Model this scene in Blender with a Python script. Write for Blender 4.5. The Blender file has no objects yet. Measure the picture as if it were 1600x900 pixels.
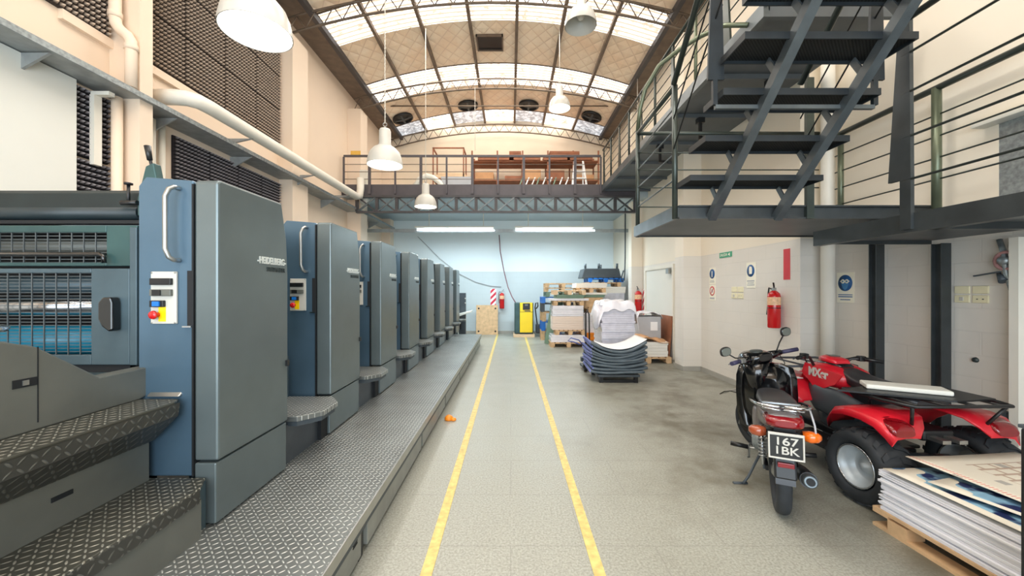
import bpy, math, random
from mathutils import Vector, Matrix
PI = math.pi
random.seed(7)
scene = bpy.context.scene
COL = scene.collection

# ------------------------------------------------------------------ camera, world, light, exposure
cam_d = bpy.data.cameras.new('camera')
cam = bpy.data.objects.new('camera', cam_d); COL.objects.link(cam)
cam_d.sensor_width = 36.0; cam_d.lens = 600 / 1600 * 36.0
cam_d.shift_x = 2 / 1600; cam_d.shift_y = 3 / 1600
cam_d.clip_start = 0.05; cam_d.clip_end = 200
cam.location = (0, 0, 1.6); cam.rotation_euler = (PI / 2, 0, 0)
scene.camera = cam
vs = scene.view_settings
vs.view_transform = 'Standard'; vs.look = 'None'; vs.gamma = 1; vs.use_curve_mapping = False
vs.exposure = 0.2
scene.cycles.use_denoising = True
scene.cycles.max_bounces = 8; scene.cycles.diffuse_bounces = 5
scene.cycles.sample_clamp_indirect = 6
world = bpy.data.worlds.new('world'); scene.world = world; world.use_nodes = True
world.node_tree.nodes['Background'].inputs[0].default_value = (0.82, 0.9, 1.0, 1)
world.node_tree.nodes['Background'].inputs[1].default_value = 2.0

def area(name, loc, rot, sx, sy, power, color):
    l = bpy.data.lights.new(name, 'AREA'); l.shape = 'RECTANGLE'; l.size = sx; l.size_y = sy
    l.energy = power; l.color = color
    o = bpy.data.objects.new(name, l); COL.objects.link(o); o.location = loc; o.rotation_euler = rot
    return o
# daylight coming down through the roof skylight bands; added cool fill behind the camera
SKY_Z = [(-3.2, -2.1), (-0.3, 0.8), (2.4, 3.5), (5.1, 6.2), (7.8, 8.85), (10.5, 11.6), (13.2, 14.1)]
for (a, b) in SKY_Z:
    area('skylight_daylight', (-.35, (a + b) / 2, 7.6), (0, 0, 0), 6.4, .9, 125 if b < 14 else 55, (1.0, .93, .85))
area('rear_fill_light', (-.2, -3.3, 2.3), (PI / 2 + .38, 0, 0), 6.5, 3.6, 350, (.78, .91, 1.0))  # added fill lamp brightening the near end; the gate is made up

# ------------------------------------------------------------------ helpers
def lin(c):
    return tuple(((v / 255) / 12.92 if v / 255 <= .04045 else ((v / 255 + .055) / 1.055) ** 2.4) for v in c)

class NT:
    """tiny node-graph helper"""
    def __init__(s, m):
        s.t = m.node_tree; s.n = s.t.nodes; s.l = s.t.links
    def new(s, typ, **kw):
        n = s.n.new(typ)
        for k, v in kw.items(): setattr(n, k, v)
        return n
    def put(s, sock, v):
        if hasattr(v, 'node'): s.l.new(v, sock)
        else: sock.default_value = v
    def math(s, op, a, b=0.0, c=0.0):
        n = s.new('ShaderNodeMath', operation=op)
        s.put(n.inputs[0], a); s.put(n.inputs[1], b); s.put(n.inputs[2], c)
        return n.outputs[0]
    def mix(s, f, a, b):
        n = s.new('ShaderNodeMix', data_type='RGBA')
        s.put(n.inputs[0], f); s.put(n.inputs[6], a); s.put(n.inputs[7], b)
        return n.outputs[2]
    def noise(s, vec, scale, detail=3, rough=.5):
        n = s.new('ShaderNodeTexNoise'); s.l.new(vec, n.inputs['Vector'])
        n.inputs['Scale'].default_value = scale; n.inputs['Detail'].default_value = detail
        n.inputs['Roughness'].default_value = rough
        return n.outputs[0]
    def ramp(s, f, a, b):
        n = s.new('ShaderNodeMapRange'); s.put(n.inputs[0], f)
        n.inputs[1].default_value = a; n.inputs[2].default_value = b
        return n.outputs[0]
    def obj(s):
        return s.new('ShaderNodeTexCoord').outputs['Object']
    def sep(s, v):
        n = s.new('ShaderNodeSeparateXYZ'); s.l.new(v, n.inputs[0]); return n.outputs
    def comb(s, x, y, z=0.0):
        n = s.new('ShaderNodeCombineXYZ'); s.put(n.inputs[0], x); s.put(n.inputs[1], y); s.put(n.inputs[2], z)
        return n.outputs[0]
    def bump(s, h, strength, dist=.01):
        n = s.new('ShaderNodeBump'); s.put(n.inputs['Height'], h)
        n.inputs['Strength'].default_value = strength; n.inputs['Distance'].default_value = dist
        s.l.new(n.outputs[0], s.bsdf.inputs['Normal'])
def C4(c): return (c[0], c[1], c[2], 1)
def base_mat(name, rough=.5, metal=0.0):
    m = bpy.data.materials.new(name); m.use_nodes = True
    n = NT(m); n.bsdf = m.node_tree.nodes['Principled BSDF']
    n.bsdf.inputs['Roughness'].default_value = rough; n.bsdf.inputs['Metallic'].default_value = metal
    return m, n
def mat(name, rgb, rough=.5, metal=0.0, var=.12, scale=6.0, bump=0.0, bscale=80, emit=0, coat=0, alpha=1, trans=0):
    """paint-like procedural material: base colour with a little worn variation"""
    m, n = base_mat(name, rough, metal)
    c = lin(rgb); co = n.obj()
    f = n.noise(co, scale, 4)
    lo = tuple(v * (1 - var) for v in c); hi = tuple(min(1, v * (1 + var)) for v in c)
    n.put(n.bsdf.inputs['Base Color'], n.mix(n.ramp(f, .3, .7), C4(lo), C4(hi)))
    if bump: n.bump(n.noise(co, bscale, 2), bump, .004)
    if emit:
        n.bsdf.inputs['Emission Color'].default_value = C4(c); n.bsdf.inputs['Emission Strength'].default_value = emit
    if coat: n.bsdf.inputs['Coat Weight'].default_value = coat
    if trans:
        n.bsdf.inputs['Transmission Weight'].default_value = trans
    if alpha < 1: n.bsdf.inputs['Alpha'].default_value = alpha
    return m

def diamond_mat(name, rgb_lo, rgb_hi, s=26.0, axis='xy', metal=.6):
    m, n = base_mat(name, .38, metal)
    co = n.obj(); x, y, z = n.sep(co)
    u, v = (x, y) if axis == 'xy' else ((y, z) if axis == 'yz' else (x, z))
    u = n.math('MULTIPLY', u, s); v = n.math('MULTIPLY', v, s)
    fu = n.math('FLOOR', u); fv = n.math('FLOOR', v)
    par = n.math('MODULO', n.math('ABSOLUTE', n.math('ADD', fu, fv)), 2.0)
    sg = n.math('SUBTRACT', n.math('MULTIPLY', par, 2.0), 1.0)
    lu = n.math('SUBTRACT', n.math('SUBTRACT', u, fu), .5); lv = n.math('SUBTRACT', n.math('SUBTRACT', v, fv), .5)
    lv2 = n.math('MULTIPLY', lv, sg)
    a = n.math('MULTIPLY', n.math('ADD', lu, lv2), .7071 / .50)
    b = n.math('MULTIPLY', n.math('SUBTRACT', lu, lv2), .7071 / .14)
    d = n.math('ADD', n.math('MULTIPLY', a, a), n.math('MULTIPLY', b, b))
    h = n.math('SUBTRACT', 1.0, n.math('MINIMUM', d, 1.0))
    w = n.noise(co, 1.7, 4)
    lo = n.mix(n.ramp(w, .35, .7), C4(tuple(q * .75 for q in lin(rgb_lo))), C4(tuple(q * 1.25 for q in lin(rgb_lo))))
    n.put(n.bsdf.inputs['Base Color'], n.mix(n.ramp(h, .05, .5), lo, C4(lin(rgb_hi))))
    n.bump(h, .7, .004)
    return m

def wall_mat(name, axis, lower=(212, 207, 198), upper=(238, 218, 196), split=2.27):
    m, n = base_mat(name, .55)
    co = n.obj(); x, y, z = n.sep(co)
    uv = n.comb(y if axis == 'y' else x, z)
    br = n.new('ShaderNodeTexBrick'); n.l.new(uv, br.inputs['Vector'])
    br.inputs['Scale'].default_value = 1.0; br.inputs['Brick Width'].default_value = .42
    br.inputs['Row Height'].default_value = .205; br.inputs['Mortar Size'].default_value = .006
    br.inputs['Mortar Smooth'].default_value = .6
    mort = br.outputs['Fac']
    w = n.noise(co, 1.3, 4)
    lo = n.mix(n.ramp(w, .3, .75), C4(lin(lower)), C4(tuple(q * .93 for q in lin(lower))))
    lo = n.mix(n.math('MULTIPLY', mort, .22), lo, C4(tuple(q * .72 for q in lin(lower))))
    up = n.mix(n.ramp(w, .3, .75), C4(lin(upper)), C4(tuple(q * .96 for q in lin(upper))))
    st = n.math('GREATER_THAN', z, split)
    n.put(n.bsdf.inputs['Base Color'], n.mix(st, lo, up))
    hm = n.math('SUBTRACT', 1.0, n.math('MULTIPLY', mort, n.math('SUBTRACT', 1.0, st)))
    n.bump(hm, .3, .003)
    return m

class B:
    """collects geometry, linked as one mesh object by part()"""
    def __init__(s): s.v = []; s.f = []; s.sm = []
    def add(s, vs_, fs_, smooth=False):
        o = len(s.v); s.v += [tuple(v) for v in vs_]
        for f in fs_: s.f.append(tuple(i + o for i in f)); s.sm.append(smooth)
        return s
    def box(s, x0, x1, y0, y1, z0, z1, rz=0, pivot=None):
        v = [Vector((x, y, z)) for z in (z0, z1) for (x, y) in ((x0, y0), (x1, y0), (x1, y1), (x0, y1))]
        if rz:
            p = Vector(tuple(pivot or ((x0 + x1) / 2, (y0 + y1) / 2))[:2] + (0,))
            R = Matrix.Rotation(rz, 3, 'Z'); v = [R @ (q - p) + p for q in v]
        return s.add(v, [(0, 3, 2, 1), (4, 5, 6, 7), (0, 1, 5, 4), (1, 2, 6, 5), (2, 3, 7, 6), (3, 0, 4, 7)])
    def bar(s, a, b, w, h, up=(0, 0, 1)):
        """rectangular bar between a and b"""
        a = Vector(a); b = Vector(b); d = (b - a).normalized(); up = Vector(up)
        sx = d.cross(up)
        if sx.length < 1e-4: sx = d.cross(Vector((0, 1, 0)))
        sx.normalize(); sy = sx.cross(d).normalized()
        v = [p + sx * i * w / 2 + sy * j * h / 2 for p in (a, b) for (i, j) in ((-1, -1), (1, -1), (1, 1), (-1, 1))]
        return s.add(v, [(0, 3, 2, 1), (4, 5, 6, 7), (0, 1, 5, 4), (1, 2, 6, 5), (2, 3, 7, 6), (3, 0, 4, 7)])
    def tube(s, pts, r, n=10, closed=False, caps=True):
        pts = [Vector(p) for p in pts]; m = len(pts); rs = r if isinstance(r, (list, tuple)) else [r] * m
        rings = []; prev = None
        for i, p in enumerate(pts):
            if closed: d = pts[(i + 1) % m] - pts[i - 1]
            else: d = pts[min(i + 1, m - 1)] - pts[max(i - 1, 0)]
            d.normalize()
            if prev is None:
                u = d.cross(Vector((0, 0, 1)))
                if u.length < 1e-3: u = d.cross(Vector((1, 0, 0)))
            else:
                u = prev - d * prev.dot(d)
            u.normalize(); prev = u; w = d.cross(u)
            rings.append([p + (u * math.cos(2 * PI * k / n) + w * math.sin(2 * PI * k / n)) * rs[i] for k in range(n)])
        return s.rings(rings, closed, caps, True)
    def rings(s, rings, closed=False, caps=True, smooth=True):
        n = len(rings[0]); o = len(s.v)
        for r in rings: s.v += [tuple(q) for q in r]
        m = len(rings)
        for i in range(m if closed else m - 1):
            a = o + i * n; b = o + ((i + 1) % m) * n
            for k in range(n):
                s.f.append((a + k, a + (k + 1) % n, b + (k + 1) % n, b + k)); s.sm.append(smooth)
        if caps and not closed:
            s.f.append(tuple(o + k for k in reversed(range(n)))); s.sm.append(False)
            s.f.append(tuple(o + (m - 1) * n + k for k in range(n))); s.sm.append(False)
        return s
    def lathe(s, prof, c=(0, 0, 0), n=28, axis='z', smooth=True, caps=False):
        """prof: list of (r, h)"""
        rg = []
        for (r, h) in prof:
            ring = []
            for k in range(n):
                a = 2 * PI * k / n; p, q = r * math.cos(a), r * math.sin(a)
                ring.append({'z': (c[0] + p, c[1] + q, c[2] + h), 'x': (c[0] + h, c[1] + p, c[2] + q),
                             'y': (c[0] + q, c[1] + h, c[2] + p)}[axis])
            rg.append(ring)
        return s.rings(rg, False, caps, smooth)
    def cyl(s, a, b, r, n=16):
        return s.tube([a, b], r, n)
    def prism(s, poly, h0, h1, axis='x'):
        """polygon extruded: axis x -> poly in (y,z); y -> (x,z); z -> (x,y)"""
        def P(p, h): return {'x': (h, p[0], p[1]), 'y': (p[0], h, p[1]), 'z': (p[0], p[1], h)}[axis]
        n = len(poly); v = [P(p, h0) for p in poly] + [P(p, h1) for p in poly]
        return s.add(v, [tuple(range(n)), tuple(range(2 * n - 1, n - 1, -1))] + [(i, i + n, (i + 1) % n + n, (i + 1) % n) for i in range(n)])
    def hull(s, secs, n=20, axis='y', p=2.6):
        """superellipse sections: (t, a_centre, z_centre, half_a, half_z)"""
        rg = []
        for (t, ac, zc, ha, hz) in secs:
            ring = []
            for k in range(n):
                a = 2 * PI * k / n; c_, s_ = math.cos(a), math.sin(a)
                u = ac + ha * math.copysign(abs(c_) ** (2 / p), c_); w = zc + hz * math.copysign(abs(s_) ** (2 / p), s_)
                ring.append((u, t, w) if axis == 'y' else (t, u, w) if axis == 'x' else (u, w, t))
            rg.append(ring)
        return s.rings(rg, False, True, True)
    def strip(s, prof, th, smooth=True):
        """prof: list of (x0, x1, y, z); a bent sheet of thickness th, spanning x0..x1"""
        m = len(prof); rg = []
        for i, (x0, x1, y, z) in enumerate(prof):
            a = prof[max(i - 1, 0)]; b = prof[min(i + 1, m - 1)]
            d = Vector((0, b[2] - a[2], b[3] - a[3])).normalized(); nn = Vector((0, -d.z, d.y)) * th
            rg.append([(x0, y, z), (x1, y, z), (x1, y + nn.y, z + nn.z), (x0, y + nn.y, z + nn.z)])
        return s.rings(rg, False, True, smooth and False)
    def disc(s, c, r, n=24, axis='z'):
        return s.lathe([(r, 0), (r, .002)], c, n, axis, False, True)

def part(name, b, m, parent=None, loc=None, bevel=0, seg=2, sub=0, rot=None, subsurf=0):
    me = bpy.data.meshes.new(name); me.from_pydata(b.v, [], b.f)
    me.polygons.foreach_set('use_smooth', b.sm)
    me.materials.append(m); me.update()
    import bmesh
    bm = bmesh.new(); bm.from_mesh(me); bmesh.ops.recalc_face_normals(bm, faces=bm.faces[:]); bm.to_mesh(me); bm.free()
    o = bpy.data.objects.new(name, me); COL.objects.link(o)
    if parent: o.parent = parent
    if loc: o.location = loc
    if rot: o.rotation_euler = rot
    if bevel:
        md = o.modifiers.new('bevel', 'BEVEL'); md.width = bevel; md.segments = seg; md.limit_method = 'ANGLE'; md.angle_limit = .6
        md.harden_normals = False
    return o
def tag(o, label=None, cat=None, group=None, kind=None):
    if label: o['label'] = label
    if cat: o['category'] = cat
    if group: o['group'] = group
    if kind: o['kind'] = kind
    return o
def struct(name, b, m, parent=None, bevel=0):
    o = part(name, b, m, parent, bevel=bevel)
    if not parent: o['kind'] = 'structure'
    return o
def thing(name, label, cat, loc=(0, 0, 0), rz=0, group=None, rot=None):
    o = bpy.data.objects.new(name, None); COL.objects.link(o); o.empty_display_size = .1
    o.location = loc; o.rotation_euler = rot or (0, 0, rz)
    return tag(o, label, cat, group)
def dup(o, loc=None, rz=None, label=None, skip=(), parent=None):
    c = o.copy(); COL.objects.link(c)
    if parent: c.parent = parent
    if loc: c.location = loc
    if rz is not None: c.rotation_euler = (0, 0, rz)
    if label: c['label'] = label
    for ch in list(o.children):
        if ch.name.split('.')[0] in skip: continue
        dup(ch, parent=c)
    return c
FACE = {'px': Matrix(((0, 0, 1), (1, 0, 0), (0, 1, 0))), 'nx': Matrix(((0, 0, -1), (-1, 0, 0), (0, 1, 0))),
        'ny': Matrix(((1, 0, 0), (0, 0, -1), (0, 1, 0))), 'up': Matrix.Identity(3)}
def text(name, s, size, m, parent, loc, face='ny', depth=.002, width=None, bold=0.0, rot=None):
    cu = bpy.data.curves.new(name, 'FONT'); cu.body = s; cu.size = size; cu.extrude = depth
    cu.align_x = 'CENTER'; cu.align_y = 'CENTER'; cu.offset = bold
    o = bpy.data.objects.new(name, cu); COL.objects.link(o)
    bpy.context.view_layer.update()
    me = bpy.data.meshes.new_from_object(o.evaluated_get(bpy.context.evaluated_depsgraph_get()))
    bpy.data.objects.remove(o); bpy.data.curves.remove(cu)
    xs = [v.co.x for v in me.vertices]; w = max(xs) - min(xs); kx = (width / w) if width else 1
    M = FACE[face]
    for v in me.vertices: v.co = M @ Vector((v.co.x * kx, v.co.y, v.co.z))
    me.materials.clear(); me.materials.append(m)
    t = bpy.data.objects.new(name, me); COL.objects.link(t); t.location = loc
    if parent: t.parent = parent
    if rot: t.rotation_euler = rot
    return t
def arc(cx, cy, r, a0, a1, n):
    return [(cx + r * math.cos(a0 + (a1 - a0) * i / n), cy + r * math.sin(a0 + (a1 - a0) * i / n)) for i in range(n + 1)]
ORD = ['nearest', 'second', 'third', 'fourth', 'fifth', 'sixth', 'seventh', 'eighth', 'ninth', 'tenth', 'eleventh', 'twelfth', 'thirteenth']

# ------------------------------------------------------------------ materials
M = {}
M['front_lit_paint'] = mat('press_paint_front_lit', (84, 110, 130), .32, .45, .08, 3, bump=.03, bscale=300)  # same press paint as the sides, with cool front light painted in
M['side_lit_paint'] = mat('press_paint_side_lit', (102, 113, 115), .32, .4, .08, 3, bump=.03, bscale=300)  # same press paint, greyed by the wall light painted into the sides
M['dark_paint'] = mat('dark_machine_paint', (70, 88, 96), .42, .2, .15, 5, bump=.05, bscale=250)
M['panel_grey'] = mat('grey_machine_panel', (104, 106, 100), .42, .3, .12, 4, bump=.06, bscale=300)
M['green_dark'] = mat('dark_green_paint', (48, 78, 78), .4, .2, .25, 4, bump=.04)
M['black'] = mat('black_plastic', (22, 23, 25), .4, 0, .2, 6)
M['gloss_black'] = mat('gloss_black_plastic', (12, 13, 15), .16, 0, .2, 3, coat=.5)
M['roller_dark'] = mat('dark_rubber_roller', (34, 46, 50), .45, 0, .15, 5)
M['matt_black'] = mat('matt_black_green_paint', (24, 34, 34), .75, 0, .25, 6, bump=.1)
M['kick'] = mat('light_grey_side_panel', (142, 144, 138), .4, .3, .15, 5)
M['kick_dark'] = mat('dark_slate_panel', (74, 80, 86), .42, .3, .15, 6)
M['void'] = mat('dark_interior', (14, 18, 22), .7, 0, .3, 4)
M['chrome'] = mat('chrome', (196, 200, 204), .16, 1, .04, 3)
M['alu'] = mat('brushed_aluminium', (170, 172, 170), .35, .9, .08, 12)
M['steel_dark'] = mat('dark_blue_grey_steel', (66, 71, 73), .4, .4, .2, 5, bump=.08, bscale=120)
M['steel_mid'] = mat('worn_grey_steel', (100, 108, 112), .38, .6, .2, 5)
M['rail'] = mat('dark_green_grey_rail', (62, 70, 66), .35, .5, .18, 6)
M['rail_green'] = mat('olive_grey_handrail', (104, 112, 92), .35, .5, .15, 6)
M['white'] = mat('white_enamel', (196, 194, 186), .3, 0, .03, 4)
M['white_paint'] = mat('white_painted_steel', (232, 228, 216), .45, 0, .04, 3)
M['cream'] = mat('cream_plaster', (238, 218, 196), .7, 0, .03, 1.5)
M['panel_white'] = mat('white_board', (228, 228, 220), .6, 0, .02, 1.2)
M['beam'] = mat('roof_beam_brown', (120, 104, 90), .6, .2, .2, 5)
M['truss'] = mat('truss_grey_brown', (112, 98, 84), .55, .3, .18, 6)
M['truss_dark'] = mat('mezzanine_truss_paint', (74, 72, 74), .5, .3, .15, 6)
M['fascia'] = mat('mezzanine_fascia_paint', (84, 80, 84), .5, .2, .12, 4)
M['ledge'] = mat('ledge_steel_paint', (158, 162, 162), .5, .3, .14, 9, bump=.1, bscale=60)
M['red'] = mat('red_paint', (200, 24, 28), .25, 0, .06, 3, coat=.3)
M['quad_red'] = mat('red_plastic_bodywork', (205, 28, 44), .3, 0, .12, 4, coat=.2)
M['red_lens'] = mat('red_lens', (126, 10, 20), .12, 0, .1, 20, coat=.6)
M['amber'] = mat('amber_lens', (226, 104, 20), .15, 0, .1, 14, coat=.6)
M['amber_dark'] = mat('dull_amber_lens', (150, 70, 40), .2, 0, .1, 14, coat=.5)
M['rubber'] = mat('tyre_rubber', (40, 44, 48), .7, 0, .25, 10, bump=.15, bscale=90)
M['blue'] = mat('blue_plastic', (20, 110, 200), .35, 0, .05, 4)
M['yellow'] = mat('yellow_paint', (250, 212, 10), .35, 0, .05, 3)
M['line'] = mat('worn_yellow_floor_paint', (206, 184, 112), .5, 0, .22, 22)
M['cream_plastic'] = mat('cream_switch_plastic', (236, 228, 192), .4, 0, .03, 8)
M['paper'] = mat('white_paper', (240, 240, 240), .75, 0, .03, 5)
M['kraft'] = mat('kraft_cardboard', (196, 150, 108), .8, 0, .12, 4)
M['wood'] = mat('pallet_wood', (206, 172, 132), .75, 0, .18, 9, bump=.1, bscale=60)
M['wood_brown'] = mat('brown_board', (150, 96, 68), .7, 0, .2, 5)
M['wood_pale'] = mat('pale_wood', (226, 196, 160), .7, 0, .1, 5)
M['green_board'] = mat('green_grey_board', (112, 138, 118), .6, 0, .12, 4)
M['grey_box'] = mat('grey_plastic', (176, 178, 182), .5, 0, .06, 4)
M['dgrey'] = mat('dark_grey_plastic', (64, 72, 78), .5, 0, .12, 5)
M['film'] = mat('stretch_film', (232, 230, 236), .22, 0, .06, 7, bump=.5, bscale=14, coat=.4)
M['side_film'] = mat('wrapped_paper_reams', (205, 204, 214), .3, 0, .1, 9, bump=.35, bscale=20, coat=.3)
M['orange'] = mat('orange_plastic', (240, 140, 30), .4, 0, .06, 5)
def foam_mat(name, deep, tip):  # light caught by the pyramid tips is painted into the colour
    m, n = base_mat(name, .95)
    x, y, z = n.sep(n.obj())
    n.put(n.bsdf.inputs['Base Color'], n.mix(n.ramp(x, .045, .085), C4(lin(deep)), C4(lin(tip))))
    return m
M['foam_top'] = foam_mat('acoustic_foam_brown_lit_tips', (58, 48, 42), (222, 202, 182))
M['foam'] = foam_mat('acoustic_foam_charcoal_lit_tips', (36, 32, 36), (170, 164, 166))
M['sign_blue'] = mat('sign_blue', (36, 92, 150), .5, 0, .03, 5)
M['sign_red'] = mat('sign_red', (210, 50, 60), .5, 0, .03, 5)
M['sign_green'] = mat('sign_green', (60, 160, 120), .5, 0, .03, 5)
M['sign_white'] = mat('sign_white', (244, 240, 222), .5, 0, .02, 5)
M['silver_letter'] = mat('silver_lettering', (225, 230, 228), .3, .4, .03, 5)
M['grey_letter'] = mat('dark_lettering', (60, 68, 68), .4, .2, .03, 5)
M['glow'] = mat('lamp_glow', (255, 252, 242), .5, 0, 0, 4, emit=5)
M['tube_glow'] = mat('fluorescent_glow', (226, 244, 255), .5, 0, 0, 4, emit=7)
M['sheet_dark'] = mat('dark_rubber_blanket', (92, 104, 112), .5, 0, .2, 5)
M['sheet_blue'] = mat('blue_sheet_edges', (120, 130, 190), .5, 0, .2, 12)
M['rim'] = mat('grey_wheel_rim', (176, 184, 188), .4, .25, .1, 6)
M['seat'] = mat('black_vinyl_seat', (44, 44, 48), .35, 0, .15, 8, bump=.1, bscale=200)
M['side_silver'] = mat('graphite_side_panel', (110, 104, 104), .3, .3, .1, 4, coat=.3)
M['mirror'] = mat('mirror_glass', (150, 160, 158), .05, 1, 0, 4)
M['galv'] = mat('galvanised_steel', (150, 158, 160), .4, .5, .3, 30)
M['stone'] = mat('grey_skirting', (168, 166, 158), .6, 0, .08, 4)
M['diamond'] = diamond_mat('diamond_tread_plate', (122, 126, 124), (206, 208, 204), 31)
M['diamond_dark'] = diamond_mat('dark_diamond_tread_plate', (92, 92, 84), (180, 178, 166), 31)
M['diamond_edge'] = diamond_mat('dark_diamond_edge_plate', (80, 80, 76), (112, 112, 106), 27, axis='yz')

def floor_mat():
    m, n = base_mat('terrazzo_floor', .32)
    co = n.obj(); x, y, z = n.sep(co)
    sp = n.noise(co, 70, 2, .7); big = n.noise(co, .7, 5, .6); mid = n.noise(co, 3.0, 5, .6)
    a = C4(lin((132, 132, 121))); b = C4(lin((170, 171, 161))); d = C4(lin((104, 99, 84)))
    c1 = n.mix(n.ramp(sp, .3, .7), a, b)
    # brownish traffic staining on the right hand half where vehicles stand
    st = n.math('MULTIPLY', n.ramp(big, .42, .62), n.ramp(x, .4, 1.6))
    st = n.math('MULTIPLY', st, n.ramp(mid, .25, .6))
    c2 = n.mix(n.math('MULTIPLY', st, .95), c1, d)
    c2 = n.mix(n.math('MULTIPLY', n.ramp(big, .55, .8), .35), c2, d)
    br = n.new('ShaderNodeTexBrick'); n.l.new(co, br.inputs['Vector']); br.offset = .5
    br.inputs['Scale'].default_value = 1; br.inputs['Brick Width'].default_value = .9; br.inputs['Row Height'].default_value = .6
    br.inputs['Mortar Size'].default_value = .004
    c3 = n.mix(n.math('MULTIPLY', br.outputs['Fac'], .3), c2, C4(lin((110, 108, 100))))
    n.put(n.bsdf.inputs['Base Color'], c3)
    n.put(n.bsdf.inputs['Roughness'], n.math('ADD', .28, n.math('MULTIPLY', mid, .22)))
    n.bump(sp, .04, .002)
    return m
def quilt_mat():
    m, n = base_mat('quilted_roof_insulation', .6)
    co = n.obj(); x, y, z = n.sep(co)
    a = n.math('MULTIPLY', n.math('ADD', x, n.math('MULTIPLY', y, .75)), 3.0)
    b = n.math('MULTIPLY', n.math('SUBTRACT', x, n.math('MULTIPLY', y, .75)), 3.0)
    def tri(v):
        f = n.math('FRACT', v); return n.math('ABSOLUTE', n.math('SUBTRACT', f, .5))
    e = n.math('MINIMUM', n.math('SUBTRACT', .5, tri(a)), n.math('SUBTRACT', .5, tri(b)))
    h = n.math('POWER', n.math('MULTIPLY', e, 2.0), .5)
    w = n.noise(co, 1.1, 4)
    base = n.mix(n.ramp(w, .3, .7), C4(lin((252, 222, 190))), C4(lin((255, 238, 214))))
    n.put(n.bsdf.inputs['Base Color'], n.mix(n.ramp(e, 0.0, .05), C4(lin((234, 204, 176))), base))
    n.bump(n.math('ADD', h, n.math('MULTIPLY', n.noise(co, 4, 3), .6)), .5, .05)
    return m
def skylight_mat(name, tint, lo, hi, mott=0.0):
    m, n = base_mat(name, .5)
    co = n.obj(); x, y, z = n.sep(co)
    s = n.math('SINE', n.math('MULTIPLY', y, 2 * PI / .13))
    st = n.math('ADD', n.ramp(s, -.9, .2), 0.0)
    pt = n.ramp(n.noise(co, 5.0, 4, .7), .36, .5)
    f = n.math('MULTIPLY', st, pt)
    if mott: f = n.ramp(n.noise(co, 7.0, 5, .8), .45, .62)
    n.put(n.bsdf.inputs['Base Color'], C4(lin((190, 180, 165))))
    n.put(n.bsdf.inputs['Emission Color'], n.mix(f, C4(lin(tint)), C4((1, 1, 1))))
    n.put(n.bsdf.inputs['Emission Strength'], n.math('ADD', lo, n.math('MULTIPLY', f, hi - lo)))
    return m
M['floor'] = floor_mat(); M['quilt'] = quilt_mat()
M['sky'] = skylight_mat('corrugated_skylight', (240, 214, 186), .75, 2.2)
M['sky_clear'] = skylight_mat('mottled_clear_skylight', (150, 170, 190), .5, 1.1, 1)
M['wall_y'] = wall_mat('painted_block_wall_side', 'y')
M['wall_x'] = wall_mat('painted_block_wall_end', 'x', (196, 208, 212), (226, 238, 242))
M['upper_x'] = mat('cream_gable_plaster', (240, 224, 200), .7, 0, .03, 2)
M['ceil_under'] = mat('mezzanine_soffit', (176, 190, 196), .7, 0, .05, 2)
M['gallery_under'] = mat('gallery_deck_steel', (92, 98, 102), .5, .3, .12, 3)
def stripe_mat():
    m, n = base_mat('hazard_stripes', .5)
    co = n.obj(); x, y, z = n.sep(co)
    f = n.math('GREATER_THAN', n.math('FRACT', n.math('MULTIPLY', n.math('ADD', n.math('SUBTRACT', z, x), y), 4.6)), .5)
    n.put(n.bsdf.inputs['Base Color'], n.mix(f, C4(lin((245, 242, 240))), C4(lin((212, 40, 66)))))
    return m
M['stripes'] = stripe_mat()
def ream_mat(name, c1, c2, s=60):
    m, n = base_mat(name, .7)
    co = n.obj(); x, y, z = n.sep(co)
    f = n.noise(n.comb(0.0, 0.0, z), s, 3, .8)
    n.put(n.bsdf.inputs['Base Color'], n.mix(n.ramp(f, .35, .65), C4(lin(c1)), C4(lin(c2))))
    n.bump(f, .4, .004)
    return m
M['ream'] = ream_mat('stacked_paper_edges', (226, 220, 208), (246, 244, 238))
M['ream_white'] = ream_mat('white_stacked_paper_edges', (212, 216, 228), (252, 252, 254), 45)
M['ream_pink'] = ream_mat('beige_stacked_paper_edges', (222, 200, 184), (240, 226, 214))
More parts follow.
